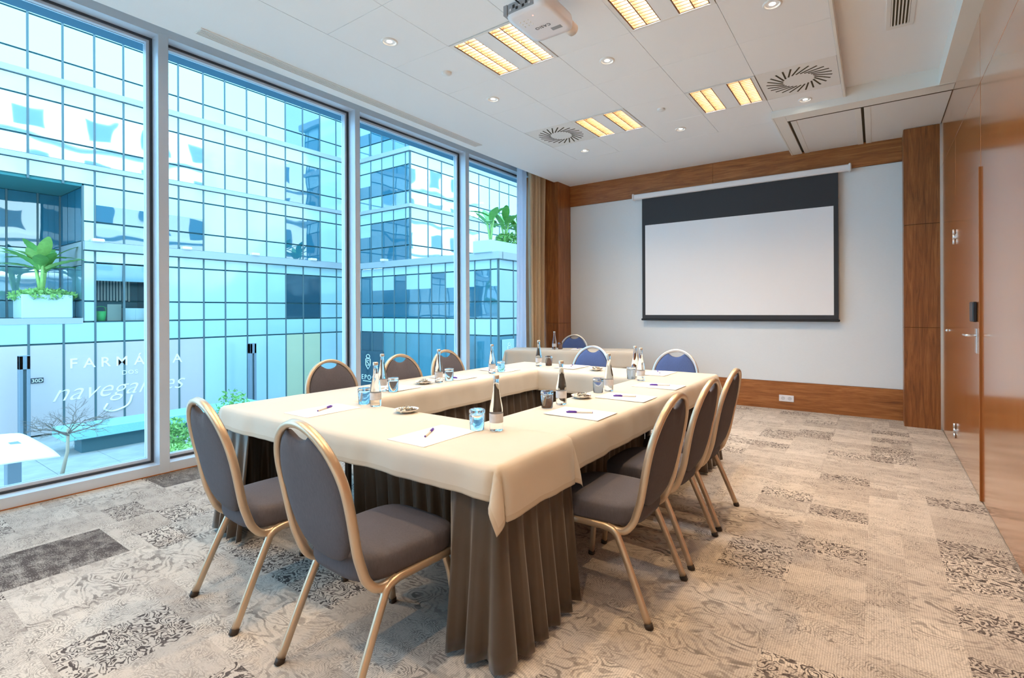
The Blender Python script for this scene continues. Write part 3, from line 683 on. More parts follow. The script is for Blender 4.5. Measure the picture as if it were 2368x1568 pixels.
# ================================================================ CHAIRS
PROF_D = [(.355, .13), (.39, .088), (.48, .052), (.57, .033), (.66, .016), (.75, -.005), (.84, -.028), (.94, -.054)]
def back_d(z): return interp(z, PROF_D) - .25
def half_w(z):
    if z < .70: return .190 + .014 * math.sin(max(0, (z - .38)) / .32 * PI / 2)
    return .204 * math.sqrt(max(0, 1 - ((z - .70) / .226) ** 2))
def chair_mesh(fab, tubem):
    parts = []
    # frame of the back
    pts = [(-.196, .20 - .25, .366), (-.196, .155 - .25, .356), (-.196, .115 - .25, .364)]
    zs = [.40, .45, .50, .56, .62, .68]
    pts += [(-half_w(z), back_d(z), z) for z in zs]
    for k in range(1, 20):
        a = PI - PI * k / 20; z = .70 + .226 * math.sin(a); pts.append((.204 * math.cos(a), back_d(z), z))
    pts += [(half_w(z), back_d(z), z) for z in reversed(zs)]
    pts += [(.196, .115 - .25, .364), (.196, .155 - .25, .356), (.196, .20 - .25, .366)]
    parts.append(('back_frame', MB().tube(catmull(pts, 3), rrect(.025, .030, .45), (1, 0, 0)).mesh('back_frame', M[tubem]), None))
    # upholstered back
    out = []
    N_ = 96
    for k in range(N_):
        a = 2 * PI * k / N_; c_, s_ = math.cos(a), math.sin(a)
        # star-shaped outline about (0, .68)
        if s_ >= 0: r_ = 1 / math.sqrt((c_ / .192) ** 2 + (s_ / .234) ** 2)
        else: r_ = 1 / ((abs(c_) / .187) ** 2.3 + (abs(s_) / .252) ** 2.3) ** (1 / 2.3)
        x, z = r_ * c_, .68 + r_ * s_
        if s_ > 0 and abs(x) < .068:
            z -= .047 * (1 - (x / .068) ** 2) ** .8
        out.append((x, z))
    def dep(x, z, side, th): return (x, back_d(z) + .004 + side * th, z)
    rings = [1.0, .985, .94, .85, .7, .5, .25]
    v = []
    for side in (-1, 1):
        for r_ in rings:
            th = .006 + .021 * (1 - r_ ** 5) ** .6
            for (x, z) in out:
                xx, zz = x * r_, .66 + (z - .66) * r_; v.append(dep(xx, zz, side, th))
        v.append(dep(0, .66, side, .027))
    f = []; L_ = len(rings) * N_ + 1
    for sd in (0, 1):
        o_ = sd * L_
        for r_ in range(len(rings) - 1):
            for k in range(N_):
                q = (o_ + r_ * N_ + k, o_ + r_ * N_ + (k + 1) % N_, o_ + (r_ + 1) * N_ + (k + 1) % N_, o_ + (r_ + 1) * N_ + k); f.append(q if sd == 0 else q[::-1])
        for k in range(N_):
            q = (o_ + (len(rings) - 1) * N_ + k, o_ + (len(rings) - 1) * N_ + (k + 1) % N_, o_ + L_ - 1); f.append(q if sd == 0 else q[::-1])
    for k in range(N_): f.append((k, L_ + k, L_ + (k + 1) % N_, (k + 1) % N_))
    parts.append(('backrest', MB().add(v, f, True).mesh('backrest', M[fab]), None))
    # seat cushion
    sp_ = [(.92, .372), (.975, .376), (1.0, .395), (1.0, .425), (.985, .445), (.94, .458), (.82, .464), (.5, .468), (.0, .469)]
    n_ = 48; v = []; f = []
    for r_, z in sp_:
        for k in range(n_):
            a = 2 * PI * k / n_; c_, s_ = math.cos(a), math.sin(a); kk = (abs(c_) ** 4.2 + abs(s_) ** 4.2) ** (-1 / 4.2)
            y = s_ * kk * r_; wx = .208 + .012 * y
            v.append((c_ * kk * r_ * wx, .045 + y * .222, z - .006 * max(0, y) * (1 if r_ < .95 else .3)))
    for j in range(len(sp_) - 1):
        for k in range(n_): f.append((j * n_ + k, j * n_ + (k + 1) % n_, (j + 1) * n_ + (k + 1) % n_, (j + 1) * n_ + k))
    f.append(tuple(range(n_))[::-1])
    parts.append(('seat', MB().add(v, f, True).mesh('seat', M[fab]), None))
    for sx in (-1, 1):
        p = [(sx * .206, .20, .363), (sx * .206, .0, .366), (sx * .207, -.055, .365), (sx * .209, -.094, .350), (sx * .211, -.117, .31), (sx * .216, -.18, .17), (sx * .222, -.247, .012)]
        parts.append(('leg', MB().tube(catmull(p, 4), rrect(.022, .028, .45), (1, 0, 0)).mesh('leg', M[tubem]), MB().tube([(sx * .2215, -.2435, .02), (sx * .2225, -.251, .0)], rrect(.026, .032, .45), (1, 0, 0)).mesh('foot_cap', M['rubber'])))
        p = [(sx * .19, .185, .358), (sx * .196, .215, .25), (sx * .206, .245, .012)]
        parts.append(('leg', MB().tube(catmull(p, 4), rrect(.022, .026, .45), (1, 0, 0)).mesh('leg', M[tubem]), MB().tube([(sx * .206, .243, .02), (sx * .2065, .246, 0)], rrect(.026, .03, .45), (1, 0, 0)).mesh('foot_cap', M['rubber'])))
    return parts
CH_T = chair_mesh('taupe', 'champagne'); CH_B = chair_mesh('blue_lit_fab', 'cool_lit_tube')
def place_chair(x, y, rz, label, parts=CH_T, group='oval-back banquet chairs'):
    r = empty('banquet_chair', (x, y, 0), rz, label, 'chair', group)
    for nm, me, cap in parts:
        o = link(nm, me, r)
        if cap: link('foot_cap', cap, o)
Rr = math.radians
place_chair(-2.355, 1.235, Rr(-4), 'grey oval-back chair at the near table, closest to the windows')
place_chair(-1.600, 1.225, Rr(-2), 'grey oval-back chair in the foreground beside the hanging cloth corner')
place_chair(-1.02, 2.152, PI / 2 , 'grey oval-back chair nearest the camera in the row of three on the right')
place_chair(-1.02, 2.712, PI / 2, 'grey oval-back chair in the middle of the row of three on the right')
place_chair(-1.02, 3.242, PI / 2, 'grey oval-back chair farthest in the row of three on the right')
place_chair(-3.145, 2.235, -PI / 2, 'brown oval-back chair nearest the camera on the window side')
place_chair(-3.06, 2.835, -PI / 2, 'brown oval-back chair in the middle of the window side')
place_chair(-3.07, 3.385, -PI / 2, 'brown oval-back chair farthest along the window side')
place_chair(-2.43, 4.285, PI, 'oval-back chair tinted window-light blue at the far table in front of the head table', CH_B)
place_chair(-1.52, 4.24, PI + Rr(3), 'oval-back chair tinted window-light blue at the far table, right of the head table', CH_B)
place_chair(-3.716, 6.33, PI + HA, 'oval-back chair tinted window-light blue behind the head table', CH_B)

# ================================================================ THINGS ON THE TABLES
def make_bottle():
    r = empty('water_bottle')
    prof = [(0, .004), (.024, .003), (.0285, .0), (.031, .004), (.0315, .012), (.0315, .095), (.030, .112), (.025, .140), (.019, .168), (.0145, .195), (.0128, .218), (.0128, .236), (.0142, .238), (.0142, .242), (.0125, .244), (.0125, .250)]
    MB().lathe(prof + [(.0, .250)], 28).build('body', M['glass'], r)
    MB().lathe([(.0325, .040), (.0325, .082)], 28).build('label', M['bottle_label'], r)
    MB().lathe([(.0150, .2425), (.0152, .256), (.0135, .2595), (0, .2595)], 20).build('cap', M['bottle_cap'], r)
    return r
bt0 = make_bottle()
BT = [(-1.47, 1.81, 'water bottle in the foreground on the near table, next to an upturned glass'), (-2.441, 1.886, 'water bottle on the near table on the window side of the sweet dish'), (-2.873, 2.276, 'water bottle half hidden behind the window-side bottle of the near table'),
      (-2.843, 2.792, 'water bottle in the middle of the window-side table'), (-2.851, 3.454, 'water bottle farthest along the window-side table'), (-2.828, 4.165, 'water bottle on the far table at the window-side corner'),
      (-1.557, 2.53, 'water bottle nearest the camera on the right-hand table'), (-1.538, 3.128, 'water bottle in the middle of the right-hand table'), (-1.674, 3.90, 'taller looking water bottle of the pair at the far right corner, on the left'), (-1.55, 3.725, 'water bottle of the pair at the far right corner, on the right')]
for k, (x, y, lab) in enumerate(BT):
    o = bt0 if k == 0 else copy_tree(bt0); o.location = (x, y, HT + .003); o.rotation_euler = (0, 0, k * 1.3); tag(o, lab, 'bottle', 'clear glass water bottles')
def hp_(u, v): return (HO[0] + u * math.cos(HA) - v * math.sin(HA), HO[1] + u * math.sin(HA) + v * math.cos(HA))
o = copy_tree(bt0); o.location = (*hp_(.66, .20), HT + .002); tag(o, 'water bottle standing on the head table', 'bottle', 'clear glass water bottles')
def make_tumbler():
    r = MB().lathe([(0, .0785), (.033, .078), (.0350, .072), (.0305, .001), (.0315, .0), (.0325, .003), (.0375, .082), (.0372, .092), (.034, .0965), (.012, .0968), (0, .0968)], 32)
    me = r.mesh('tumbler', M['glass']); return me
tb_me = make_tumbler()
TB = [(-1.555, 1.772, 'upturned glass tumbler beside the foreground bottle'), (-2.56, 1.896, 'upturned glass tumbler at the near table close to the windows'), (-2.790, 2.303, 'upturned glass tumbler nearest the camera on the window-side table'), (-2.85, 2.913, 'upturned glass tumbler in the middle of the window-side table'),
      (-2.85, 3.583, 'upturned glass tumbler farthest along the window-side table'), (-2.764, 4.251, 'upturned glass tumbler on the far table at the window-side corner'), (-1.572, 2.398, 'upturned glass tumbler nearest the camera on the right-hand table'), (-1.572, 3.034, 'upturned glass tumbler in the middle of the right-hand table'),
      (-1.655, 3.775, 'upturned glass tumbler in front of the pair of bottles'), (*hp_(.74, .24), 'upturned glass tumbler on the head table')]
for x, y, lab in TB: tag(link('tumbler', tb_me, None, (x, y, HT + .0035)), lab, 'glass', 'upturned tumblers')
# sweets
dish_me = MB().lathe([(0, .002), (.028, .0), (.032, .003), (.055, .012), (.066, .019), (.067, .021), (.064, .0205), (.05, .014), (.030, .006), (0, .005)], 32).mesh('dish', M['china'])
sw = []
for mt in ('sweet', 'sweet', 'sweet_dark'):
    m_ = MB()
    m_.tube([(-.016, 0, 0), (-.010, 0, 0), (-.0095, 0, 0), (-.006, 0, 0), (.006, 0, 0), (.0095, 0, 0), (.010, 0, 0), (.016, 0, 0)], circ(.0065, 8), (0, 0, 1), True, False, [1.1, .25, .3, 1, 1, .3, .25, 1.1]); sw.append(m_.mesh('sweet', M[mt]))
DS = [(-2.15, 1.865, 'on the near table'), (-2.894, 2.678, 'on the window-side table'), (-1.56, 2.782, 'on the right-hand table'), (-2.165, 4.14, 'on the far table')]
for x, y, lab in DS:
    tag(link('dish', dish_me, None, (x, y, HT + .002)), 'small white dish of wrapped sweets ' + lab, 'dish', 'white sweet dishes')
    for k in range(18):
        a = k * 2.4; rr = .012 + .036 * math.sqrt(k % 11 / 11); lay = k // 11
        rr *= (1 - .45 * lay)
        o = link('sweet', sw[k % 3], None, (x + rr * math.cos(a), y + rr * math.sin(a), HT + .0165 + .011 * lay + .10 * max(0, rr - .03)), (random.uniform(-.4, .4), random.uniform(-.3, .3), random.uniform(0, PI)))
        tag(o, 'tiny wrapped sweet in the white dish ' + lab, 'sweet', 'sweets in the dish ' + lab)
# paper sheets and pens
paper_me = MB().box(-.165, .165, -.115, .115, 0, .0022).mesh('paper_sheet', M['paper'])
def make_pen():
    r = empty('pen')
    MB().tube([(-.072, 0, .005), (-.070, 0, .005), (.014, 0, .005)], circ(.0046, 10), (0, 0, 1)).build('barrel', M['pen_white'], r)
    MB().tube([(.012, 0, .005), (.064, 0, .005), (.070, 0, .005)], circ(.0056, 10), (0, 0, 1), True, True, [1, .95, .5]).bbox(.018, .058, -.0016, .0016, .010, .0125, .0005).build('cap', M['pen_purple'], r)
    MB().tube([(-.0745, 0, .005), (-.0718, 0, .005)], circ(.004, 8), (0, 0, 1)).build('plug', M['pen_purple'], r)
    return r
pn0 = make_pen(); first = True
PP = [(-1.648, 1.585, PI / 2, -1.682, 1.592, PI / 2 + .55, 'at the foreground place of the near table'), (-2.585, 1.645, PI / 2, -2.600, 1.665, PI / 2 + .45, 'at the window end of the near table'),
      (-1.330, 2.357, 0, -1.335, 2.352, PI + .45, 'nearest the camera on the right-hand table'), (-1.330, 2.955, 0, -1.344, 2.955, PI + .40, 'in the middle of the right-hand table'), (-1.325, 3.520, 0, -1.325, 3.530, PI + .40, 'farthest along the right-hand table'),
      (-1.60, 4.235, PI / 2, -1.609, 4.271, PI / 2 + .5, 'at the right end of the far table'), (-2.50, 4.27, PI / 2, -2.532, 4.32, PI / 2 + .4, 'at the left end of the far table'),
      (-2.93, 2.42, 0, -2.915, 2.36, .3, 'nearest the camera on the window-side table'), (-2.95, 3.06, 0, -2.93, 3.0, .3, 'in the middle of the window-side table'), (-2.95, 3.68, 0, -2.93, 3.64, .3, 'farthest along the window-side table')]
hx, hy = hp_(1.02, .25); PP.append((hx, hy, HA + PI / 2, *hp_(1.0, .27), HA + 2.0, 'on the head table'))
for x, y, a, px, py, pa, lab in PP:
    tag(link('paper_sheet', paper_me, None, (x, y, HT + .0035), (0, 0, a)), 'blank white writing pad ' + lab, 'paper', 'writing pads')
    o = pn0 if first else copy_tree(pn0); first = False
    o.location = (px, py, HT + .0059); o.rotation_euler = (0, 0, pa); tag(o, 'white pen with purple cap on the pad ' + lab, 'pen', 'pens on the pads')

# ================================================================ OUTDOORS
GZ = -3.55
gr = MB().box(-60, -5.2, -30, 45, GZ - .3, GZ - .02).build('courtyard_ground', M['paving_gap'], **STR)
slab_me = MB().bbox(-.745, .745, -.745, .745, -.02, 0, .006).mesh('paving_slab', M['paving'])
for i in range(15):
    for j in range(12):
        link('paving_slab', slab_me, gr, (-27.2 + .75 + 1.5 * i, -3.2 + .75 + 1.5 * j, GZ))
MB().box(-27.2, -4.7, -30, -3.2, GZ - .02, GZ).box(-27.2, -4.7, 14.8, 45, GZ - .02, GZ).build('paving_field', M['paving'], gr)

XA, YB, XC, XD = -27.4, 19.55, -22.17, -15.72
ROWS = [(-3.55, .05, 'shop'), (.05, .92, 'strip'), (.92, 1.78, 'low'), (1.78, 3.41, 'mid'), (3.41, 3.92, 'top'),
        (4.27, 5.12, 'low'), (5.12, 6.65, 'mid'), (6.65, 7.30, 'top'), (7.49, 8.25, 'low'), (8.25, 9.78, 'mid'), (9.78, 10.52, 'top'),
        (10.76, 11.5, 'low'), (11.5, 13.0, 'mid'), (13.0, 13.75, 'top')]
LEDGES = [(3.92, 4.27, .28), (7.30, 7.49, .14), (10.52, 10.76, .14), (13.75, 14.1, .3)]
J = .036
class Wing:
    """axis 'x': plane X = c facing +X, runs along Y;  axis 'y': plane Y = c facing -Y, runs along X"""
    def __init__(s, root, axis, c): s.r, s.a, s.c = root, axis, c
    def box(s, name, mat, u0, u1, z0, z1, d0, d1):
        if s.a == 'x': return cube(name, mat, s.c + d0, s.c + d1, u0, u1, z0, z1, s.r)
        return cube(name, mat, u0, u1, s.c - d1, s.c - d0, z0, z1, s.r)
def facade(wing, edges, rows, choose, ledges, lo, hi, skip=None):
    for a, b in zip(edges, edges[1:]):
        for z0, z1, kind in rows:
            if skip and skip((a + b) / 2, (z0 + z1) / 2): continue
            mt = choose((a + b) / 2, z0, kind)
            if mt == 'openglass':
                wing.box('window_pane', 'openglass', a + J, b - J, z0 + J, z1 - J, 0, .012)
                if kind == 'mid': wing.box('roller_blind', 'blind', a + J, b - J, z1 - .75, z1 - J, -.06, -.04)
                continue
            if mt == 'blinded':
                zb = z1 - (z1 - z0) * .52
                wing.box('window_pane', 'clear', a + J, b - J, z0 + J, zb, -.02, .03); wing.box('roller_blind', 'blind', a + J, b - J, zb, z1 - J, -.02, .028)
            else:
                wing.box('window_pane' if mt in ('clear', 'mirror') else 'glass_panel', mt, a + J, b - J, z0 + J, z1 - J, -.02, .03)
    for e in edges:
        zs = lo
        wing.box('mullion', 'mullion', e - .036, e + .036, zs, hi, -.05, .045)
    for z0, z1, d in ledges: wing.box('ledge', 'spandrel', edges[0], edges[-1] + (d if wing.a == 'y' else 0), z0, z1, -.1, d)
office = empty('office_building', (0, 0, 0), 0, 'long glass-clad office building across the courtyard with a pharmacy at street level', 'building')
wa = Wing(office, 'x', XA)
eA = [4.95 - 1.01 * k for k in range(9, 0, -1)] + [4.95, 5.96, 6.95, 7.93, 8.85, 10.0, 11.05, 12.03, 13.09, 14.1, 15.15, 16.17, 17.24, 18.3, 19.52]  # unseen near end cut short so sun enters behind the camera
def chooseA(u, z, k):
    if k == 'shop':
        return 'pinkpanel' if u < 11.05 else 'yellowpanel' if 15.15 < u < 17.24 else 'bluepanel'
    if k in ('top', 'strip'): return 'frosted'
    if z > 7.4: return 'mirror' if u < 11.05 else 'clear' if 15.15 < u < 17.24 else 'frosted'
    if z > 4.2:
        if u < 11.05: return 'frosted' if u < 6.95 else ('blinded' if k == 'mid' else 'clear')
        return 'clear' if 15.15 < u < 17.24 else 'frosted'
    if 6.95 < u < 8.85: return 'openglass'
    if 10.0 < u < 11.05: return 'bluepanel'
    return 'darkpanel' if 15.15 < u < 17.24 else 'frosted'
RC = (6.56, .99, 6.56)     # recess: Y < 6.56, z .99 - 6.56
facade(wa, [-3.0] + eA[-23:] if False else eA, ROWS, chooseA, LEDGES[1:], -3.55, 13.8, lambda u, z: u < 6.56 and .95 < z < 6.6)
wa.box('ledge', 'spandrel', 6.56, 19.52, 3.92, 4.27, -.1, .28)
for z0, z1, k_ in ROWS[2:8]: wa.box('glass_panel', 'frosted', 6.56 + J, 6.95 - J, z0 + J, z1 - J, -.02, .03)
wa.box('mullion', 'mullion', 6.53, 6.60, .95, 6.6, -.05, .045)
# cover the mullions across the recess with a real niche: back wall, cheek, soffit, deck
for o in list(office.children):
    if o.name.startswith('mullion') and o.location.y < 6.5: o.scale.z = 4.54; o.location.z = -3.55 + 2.27; c2 = o.copy(); COL.objects.link(c2); c2.parent = office; c2.scale.z = 13.8 - 6.56; c2.location.z = (13.8 + 6.56) / 2
for q in ((XA - 6, XA - 3.25, -4.1, 19.5, -3.55, 13.9), (XA - 3.3, XA - .06, 6.62, 6.93, -3.55, 13.9), (XA - 3.3, XA - .06, 8.87, 19.5, -3.55, 13.9), (XA - 3.3, XA - .06, 6.93, 8.87, -3.55, .93), (XA - 3.3, XA - .06, 6.93, 8.87, 3.42, 13.9),
          (XA - 3.3, XA - 1.5, 6.93, 8.87, .93, 3.42), (XA - 3.3, XA - .06, -4.1, 6.62, 6.68, 13.9), (XA - 3.3, XA - .06, -4.1, 6.62, -3.55, .84)): cube('core', 'core', *q, office)
cube('soffit', 'recess_soffit', XA - 3.2, XA - .04, -4.1, 6.56, 6.56, 6.67, office); cube('deck', 'spandrel', XA - 3.2, XA + .05, -4.1, 6.56, .85, 1.08, office)
wb_ = Wing(office, 'x', XA - 3.17)
for a, b in ((-4.1, -2.6), (-2.6, -1.2), (-1.2, 0.2), (.2, 1.3), (1.3, 2.5), (2.5, 3.7), (3.7, 4.87), (4.87, 5.82), (5.82, 6.54)):
    wb_.box('window_pane', 'clear', a + J, b - J, 4.15, 6.54, 0, .03); wb_.box('glass_panel', 'frosted', a + J, b - J, 3.30, 4.10, 0, .03); wb_.box('window_pane', 'mirror', a + J, b - J, 1.85, 3.25, 0, .03); wb_.box('window_pane', 'mirror', a + J, b - J, 1.1, 1.8, 0, .03); wb_.box('mullion', 'mullion', b - .03, b + .03, 1.08, 6.56, 0, .06)
wc = Wing(office, 'y', 6.60)
for a, b in ((XA - 3.15, XA - 2.1), (XA - 2.1, XA - 1.05), (XA - 1.05, XA - .02)):
    wc.box('window_pane', 'clear', a + J, b - J, 4.32, 6.54, 0, .03); wc.box('ledge', 'spandrel', a, b, 3.30, 4.28, 0, .035); wc.box('window_pane', 'mirror', a + J, b - J, 1.85, 3.26, 0, .03); wc.box('window_pane', 'mirror', a + J, b - J, 1.1, 1.8, 0, .03)

corner = empty('corner_building', (0, 0, 0), 0, 'glass-clad corner block with a planted terrace beyond the last two windows', 'building')
wB = Wing(corner, 'y', YB)
eBu = [-27.3, -26.7, -25.63, -24.6, -23.56, -22.5, XC]
def chooseB(u, z, k): return 'frosted' if k in ('top', 'strip') else ('blinded' if k == 'mid' and int(abs(u) * 3.7) % 3 == 0 else 'clear' if k != 'low' or z < 7 else 'mirror')
facade(wB, eBu, ROWS[5:], chooseB, [], 4.27, 13.8)
def chooseBl(u, z, k):
    if k == 'shop': return 'darkpanel' if u < -24.4 else 'tealpanel'
    if k in ('top', 'strip'): return 'bluepanel'
    return 'blinded' if k == 'mid' and int(abs(u) * 1.9) % 3 != 1 else 'clear'
eBl = [-27.3, -26.6, -25.55, -24.53, -23.51, -22.5, -21.45, -20.42, -19.35, -18.3, -17.24, -16.18, XD]
facade(wB, eBl, ROWS[:5], chooseBl, [(3.92, 4.27, .25)], -3.55, 3.95)
for z0, z1, d in LEDGES[1:]: wB.box('ledge', 'spandrel', -27.3, XC + d, z0, z1, -.1, d)
wC = Wing(corner, 'x', XC)
eC = [YB + .02, 20.9, 22.03, 23.2, 24.4, 25.5, 26.6, 27.7, 28.8, 29.9, 31.0, 32.1, 33.2]
facade(wC, eC, ROWS[5:], lambda u, z, k: 'frosted' if k == 'top' else 'mirror', LEDGES[1:], 4.27, 13.8)
wD = Wing(corner, 'x', XD)
facade(wD, [YB + .02, 20.77, 21.81, 22.85, 23.9, 24.95, 26.0, 27.05, 28.1], ROWS[:5], lambda u, z, k: 'bluepanel' if k in ('strip', 'top') else 'blind' if k != 'shop' else 'tealpanel', [(3.92, 4.27, .25)], -3.55, 3.95)
cube('core', 'core', XA + .1, XC - .06, YB + .06, 40, 4.2, 13.9, corner); cube('core', 'core', XA + .1, XD - .06, YB + .06, 40, -3.55, 3.9, corner); cube('terrace', 'spandrel', XC, XD, YB, 40, 3.9, 4.25, corner)

# signs on the shop fronts
sg_ = empty('shop_sign', (XA + .04, 0, 0), 0, 'white pharmacy lettering on the pink shop front panels', 'sign')
for ch, y in zip('FARMÁCIA', (6.25, 6.75, 7.28, 7.84, 8.46, 9.0, 9.5, 9.92)):
    link('letter', text_mesh(ch, .58, M['sign_white'], .006, align='CENTER', offset=.004), sg_, (0, y, -.98 - .02 * (y - 6)), (PI / 2, 0, PI / 2))
link('small_word', text_mesh('DOS', .26, M['sign_white'], .006, align='CENTER', space=1.2), sg_, (0, 8.12, -1.42), (PI / 2, 0, PI / 2))
link('script_word', text_mesh('navegantes', 1.02, M['sign_white'], .006, shear=.45, space=1.02, offset=-.012), sg_, (0, 5.55, -2.28), (PI / 2, 0, PI / 2))
MB().tube(catmull([(0, 8.2, -2.35), (0, 8.05, -2.75), (0, 7.6, -2.95), (0, 7.25, -2.85), (0, 7.35, -2.6)], 8), circ(.04, 6), (1, 0, 0), scales=None).build('swash', M['sign_white'], sg_)
np_ = MB().bbox(-.01, .01, -.18, .18, -.1, .1, .004).build('number_plate', M['gasket'], None, (XA + .06, 5.18, -1.36), label='dark house number plate reading 30D on the pink shop front', cat='sign')
link('lettering', text_mesh('30D', .19, M['sign_white'], .002, align='CENTER'), np_, (.012, 0, -.066), (PI / 2, 0, PI / 2))
def crest(parent, h):
    m_ = MB(); pts = [(-.5, .55), (0, .55), (.5, .55), (.5, -.35), (0, -.95), (-.5, -.35), (-.5, .55)]
    m_.tube([(x * h, 0, z * h) for x, z in pts], circ(h * .06, 5), (0, 1, 0))
    m_.tube([(x * h, 0, z * h) for x, z in ((.22, .3), (-.22, .3), (-.22, .1), (.22, -.25), (.22, -.4), (-.22, -.35))], circ(h * .05, 5), (0, 1, 0))
    m_.tube(catmull([(x * h, 0, z * h) for x, z in ((-.3, .7), (-.36, 1.0), (0, 1.2), (.36, 1.0), (.3, .7), (-.3, .7))], 4), circ(h * .05, 5), (0, 1, 0))
    return m_.build('crest', M['sign_white'], parent)
e1 = MB().bbox(-1.05, 1.0, -.03, .02, -1.2, 1.05, .01).build('shop_board', M['darkpanel'], None, (-25.5, YB - .10, -2.15), label='dark shop board with white crest and lettering behind the window-side chairs', cat='sign')
crest(e1, .42).location = (-.33, -.04, .32)
link('lettering', text_mesh('EPOC', .42, M['sign_white'], .004, space=1.35), e1, (-.98, -.035, -.72), (PI / 2, 0, 0))
MB().box(-.85, .1, -.036, -.03, -.84, -.80).build('rule_line', M['sign_white'], e1)
e2 = MB().bbox(-.02, .02, -.5, .5, -.8, .6, .01).build('crest_panel', M['bluepanel'], None, (XD + .07, 20.25, -.75), label='pale panel with a small white crest beside the sheer curtain', cat='sign')
c_ = crest(e2, .26); c_.rotation_euler = (0, 0, PI / 2); c_.location = (.03, .05, .1)
link('lettering', text_mesh('EPOC', .2, M['sign_white'], .004, space=1.3, align='CENTER'), e2, (.03, 0, -.55), (PI / 2, 0, PI / 2))

# small floodlights on the ledges
fl_me = MB().bbox(-.16, .16, -.20, .20, 0, .14, .03).mesh('floodlight', M['lamp_white'])
for k, (x, y, z) in enumerate(((XA + .2, 7.0, 4.27), (XA + .2, 10.25, 4.27), (XA + .2, 13.4, 4.27), (XA + .2, 16.65, 4.27), (-24.2, YB - .2, 4.27))):
    tag(link('floodlight', fl_me, None, (x, y, z)), ('small white floodlight on the grey ledge, ' + ('nearest the niche', 'at the left of the second window', 'in the middle of the second window', 'below the leafy reflection', 'on the corner block')[k]), 'floodlight', 'ledge floodlights')

# things standing inside the first-floor window of the office building
r = empty('bucket', (XA - .32, 7.22, .94), 0, 'bright green bucket behind the first-floor office window', 'bucket')
MB().lathe([(0, .0), (.15, .0), (.19, .42), (.18, .42), (.14, .02), (0, .02)], 20).build('body', M['bright_green'], r); MB().tube(catmull([(0, -.18, .42), (0, -.12, .6), (0, .12, .6), (0, .18, .42)], 5), circ(.012, 5)).build('handle', M['bright_green'], r)
r = empty('cardboard_box', (XA - .45, 7.66, .94), 0, 'open cardboard box beside the green bucket', 'box')
MB().bbox(-.22, .22, -.24, .24, 0, .6, .006).build('body', M['cardboard'], r); MB().box(.20, .225, -.24, .24, .58, .72).box(-.22, .22, .22, .235, .58, .7).build('flap', M['cardboard'], r)
r = empty('office_cabinet', (XA - .55, 8.42, .94), 0, 'low white cabinet behind the first-floor office window', 'cabinet')
MB().bbox(-.25, .25, -.4, .4, 0, .55, .006).build('body', M['lamp_white'], r); MB().bbox(.25, .262, -.38, -.01, .04, .52, .003).build('door', M['lamp_white'], r); MB().bbox(.25, .262, .01, .38, .04, .52, .003).build('door', M['lamp_white'], r)
vb = empty('vertical_blind', (XA - 1.42, 7.8, 1.9), 0, 'cream vertical slat blind at the back of the office room', 'blind')
for k in range(14): MB().box(-.01, .01, -.03, .03, -.1 + .05 * abs(math.sin(k * 1.7)), 1.0).build('slat', M['pen_white'], vb, (0, -.7 + .11 * k, 0))

# niche planting
pl = MB().bbox(-.7, .7, -.75, .75, 0, .95, .03).build('planter_box', M['planter'], None, (XA - .9, 5.55, 1.08), label='pale planter box in the niche of the office building', cat='planter')
def big_leaf(L_, W_, droop, seed):
    mb = MB(); rnd_ = random.Random(seed)
    def fn(u, v):
        t_ = u; wd = W_ * math.sin(PI * min(1, t_ * .93 + .05)) ** .7 * (v - .5)
        x = L_ * t_; z = -droop * L_ * t_ ** 2 + abs(v - .5) * W_ * .35 * (1 - t_) + .02 * math.sin(t_ * 40 + seed) * abs(v - .5)
        return (x, wd, z)
    mb.grid(12, 6, fn); return mb
def banana(x, y, z, n, h, label, s_=1.0, mats=('leaf', 'leaf_light')):
    r = empty('banana_plant', (x, y, z), 0, label, 'plant'); rnd_ = random.Random(int(x * 7 + n))
    for k in range(3):
        a = k * 2.1; MB().tube([(0, 0, 0), (.12 * math.cos(a), .12 * math.sin(a), h * .4), (.25 * math.cos(a), .25 * math.sin(a), h * .75)], circ(.06 * s_, 7), (1, 0, 0), True, True, [1, .8, .45]).build('stem', M['leaf_light'], r)
    for k in range(n):
        a = 2 * PI * k / n + rnd_.uniform(-.3, .3); zz = h * rnd_.uniform(.45, .78); el = rnd_.uniform(.25, 1.15)
        o = big_leaf(s_ * rnd_.uniform(.8, 1.25), s_ * rnd_.uniform(.28, .42), rnd_.uniform(.15, .5), k).build('leaf', M[mats[k % 2]], r, (.12 * math.cos(a), .12 * math.sin(a), zz), (0, -el, a))
    return r
banana(XA - .9, 5.5, 1.95, 19, 2.1, 'banana plant with broad pale green leaves in the niche planter', 1.25)
def leaf_blob(name, n, rx, ry, rz, size, mat, parent, seed, loc=(0, 0, 0), shell=.55):
    rnd_ = random.Random(seed); v = []; f = []
    for k in range(n):
        while True:
            p = Vector((rnd_.uniform(-1, 1), rnd_.uniform(-1, 1), rnd_.uniform(-1, 1)))
            if shell < p.length <= 1: break
        c_ = Vector((p.x * rx, p.y * ry, p.z * rz)); d = Vector((rnd_.gauss(0, 1), rnd_.gauss(0, 1), rnd_.gauss(0, 1))).normalized(); e = d.cross(Vector((rnd_.gauss(0, 1), rnd_.gauss(0, 1), rnd_.gauss(0, 1)))).normalized()
        q = size * rnd_.uniform(.6, 1.3); b_ = len(v); v += [c_ - d * q, c_ + e * q * .45, c_ + d * q, c_ - e * q * .45]; f.append((b_, b_ + 1, b_ + 2, b_ + 3))
    return MB().add(v, f).build(name, mat, parent, loc)
r = empty('trailing_plant', (XA - .9, 5.55, 2.0), 0, 'green feathery plant trailing over the niche planter', 'plant'); leaf_blob('foliage', 900, .95, 1.05, .3, .09, M['leaf_shrub'], r, 3)
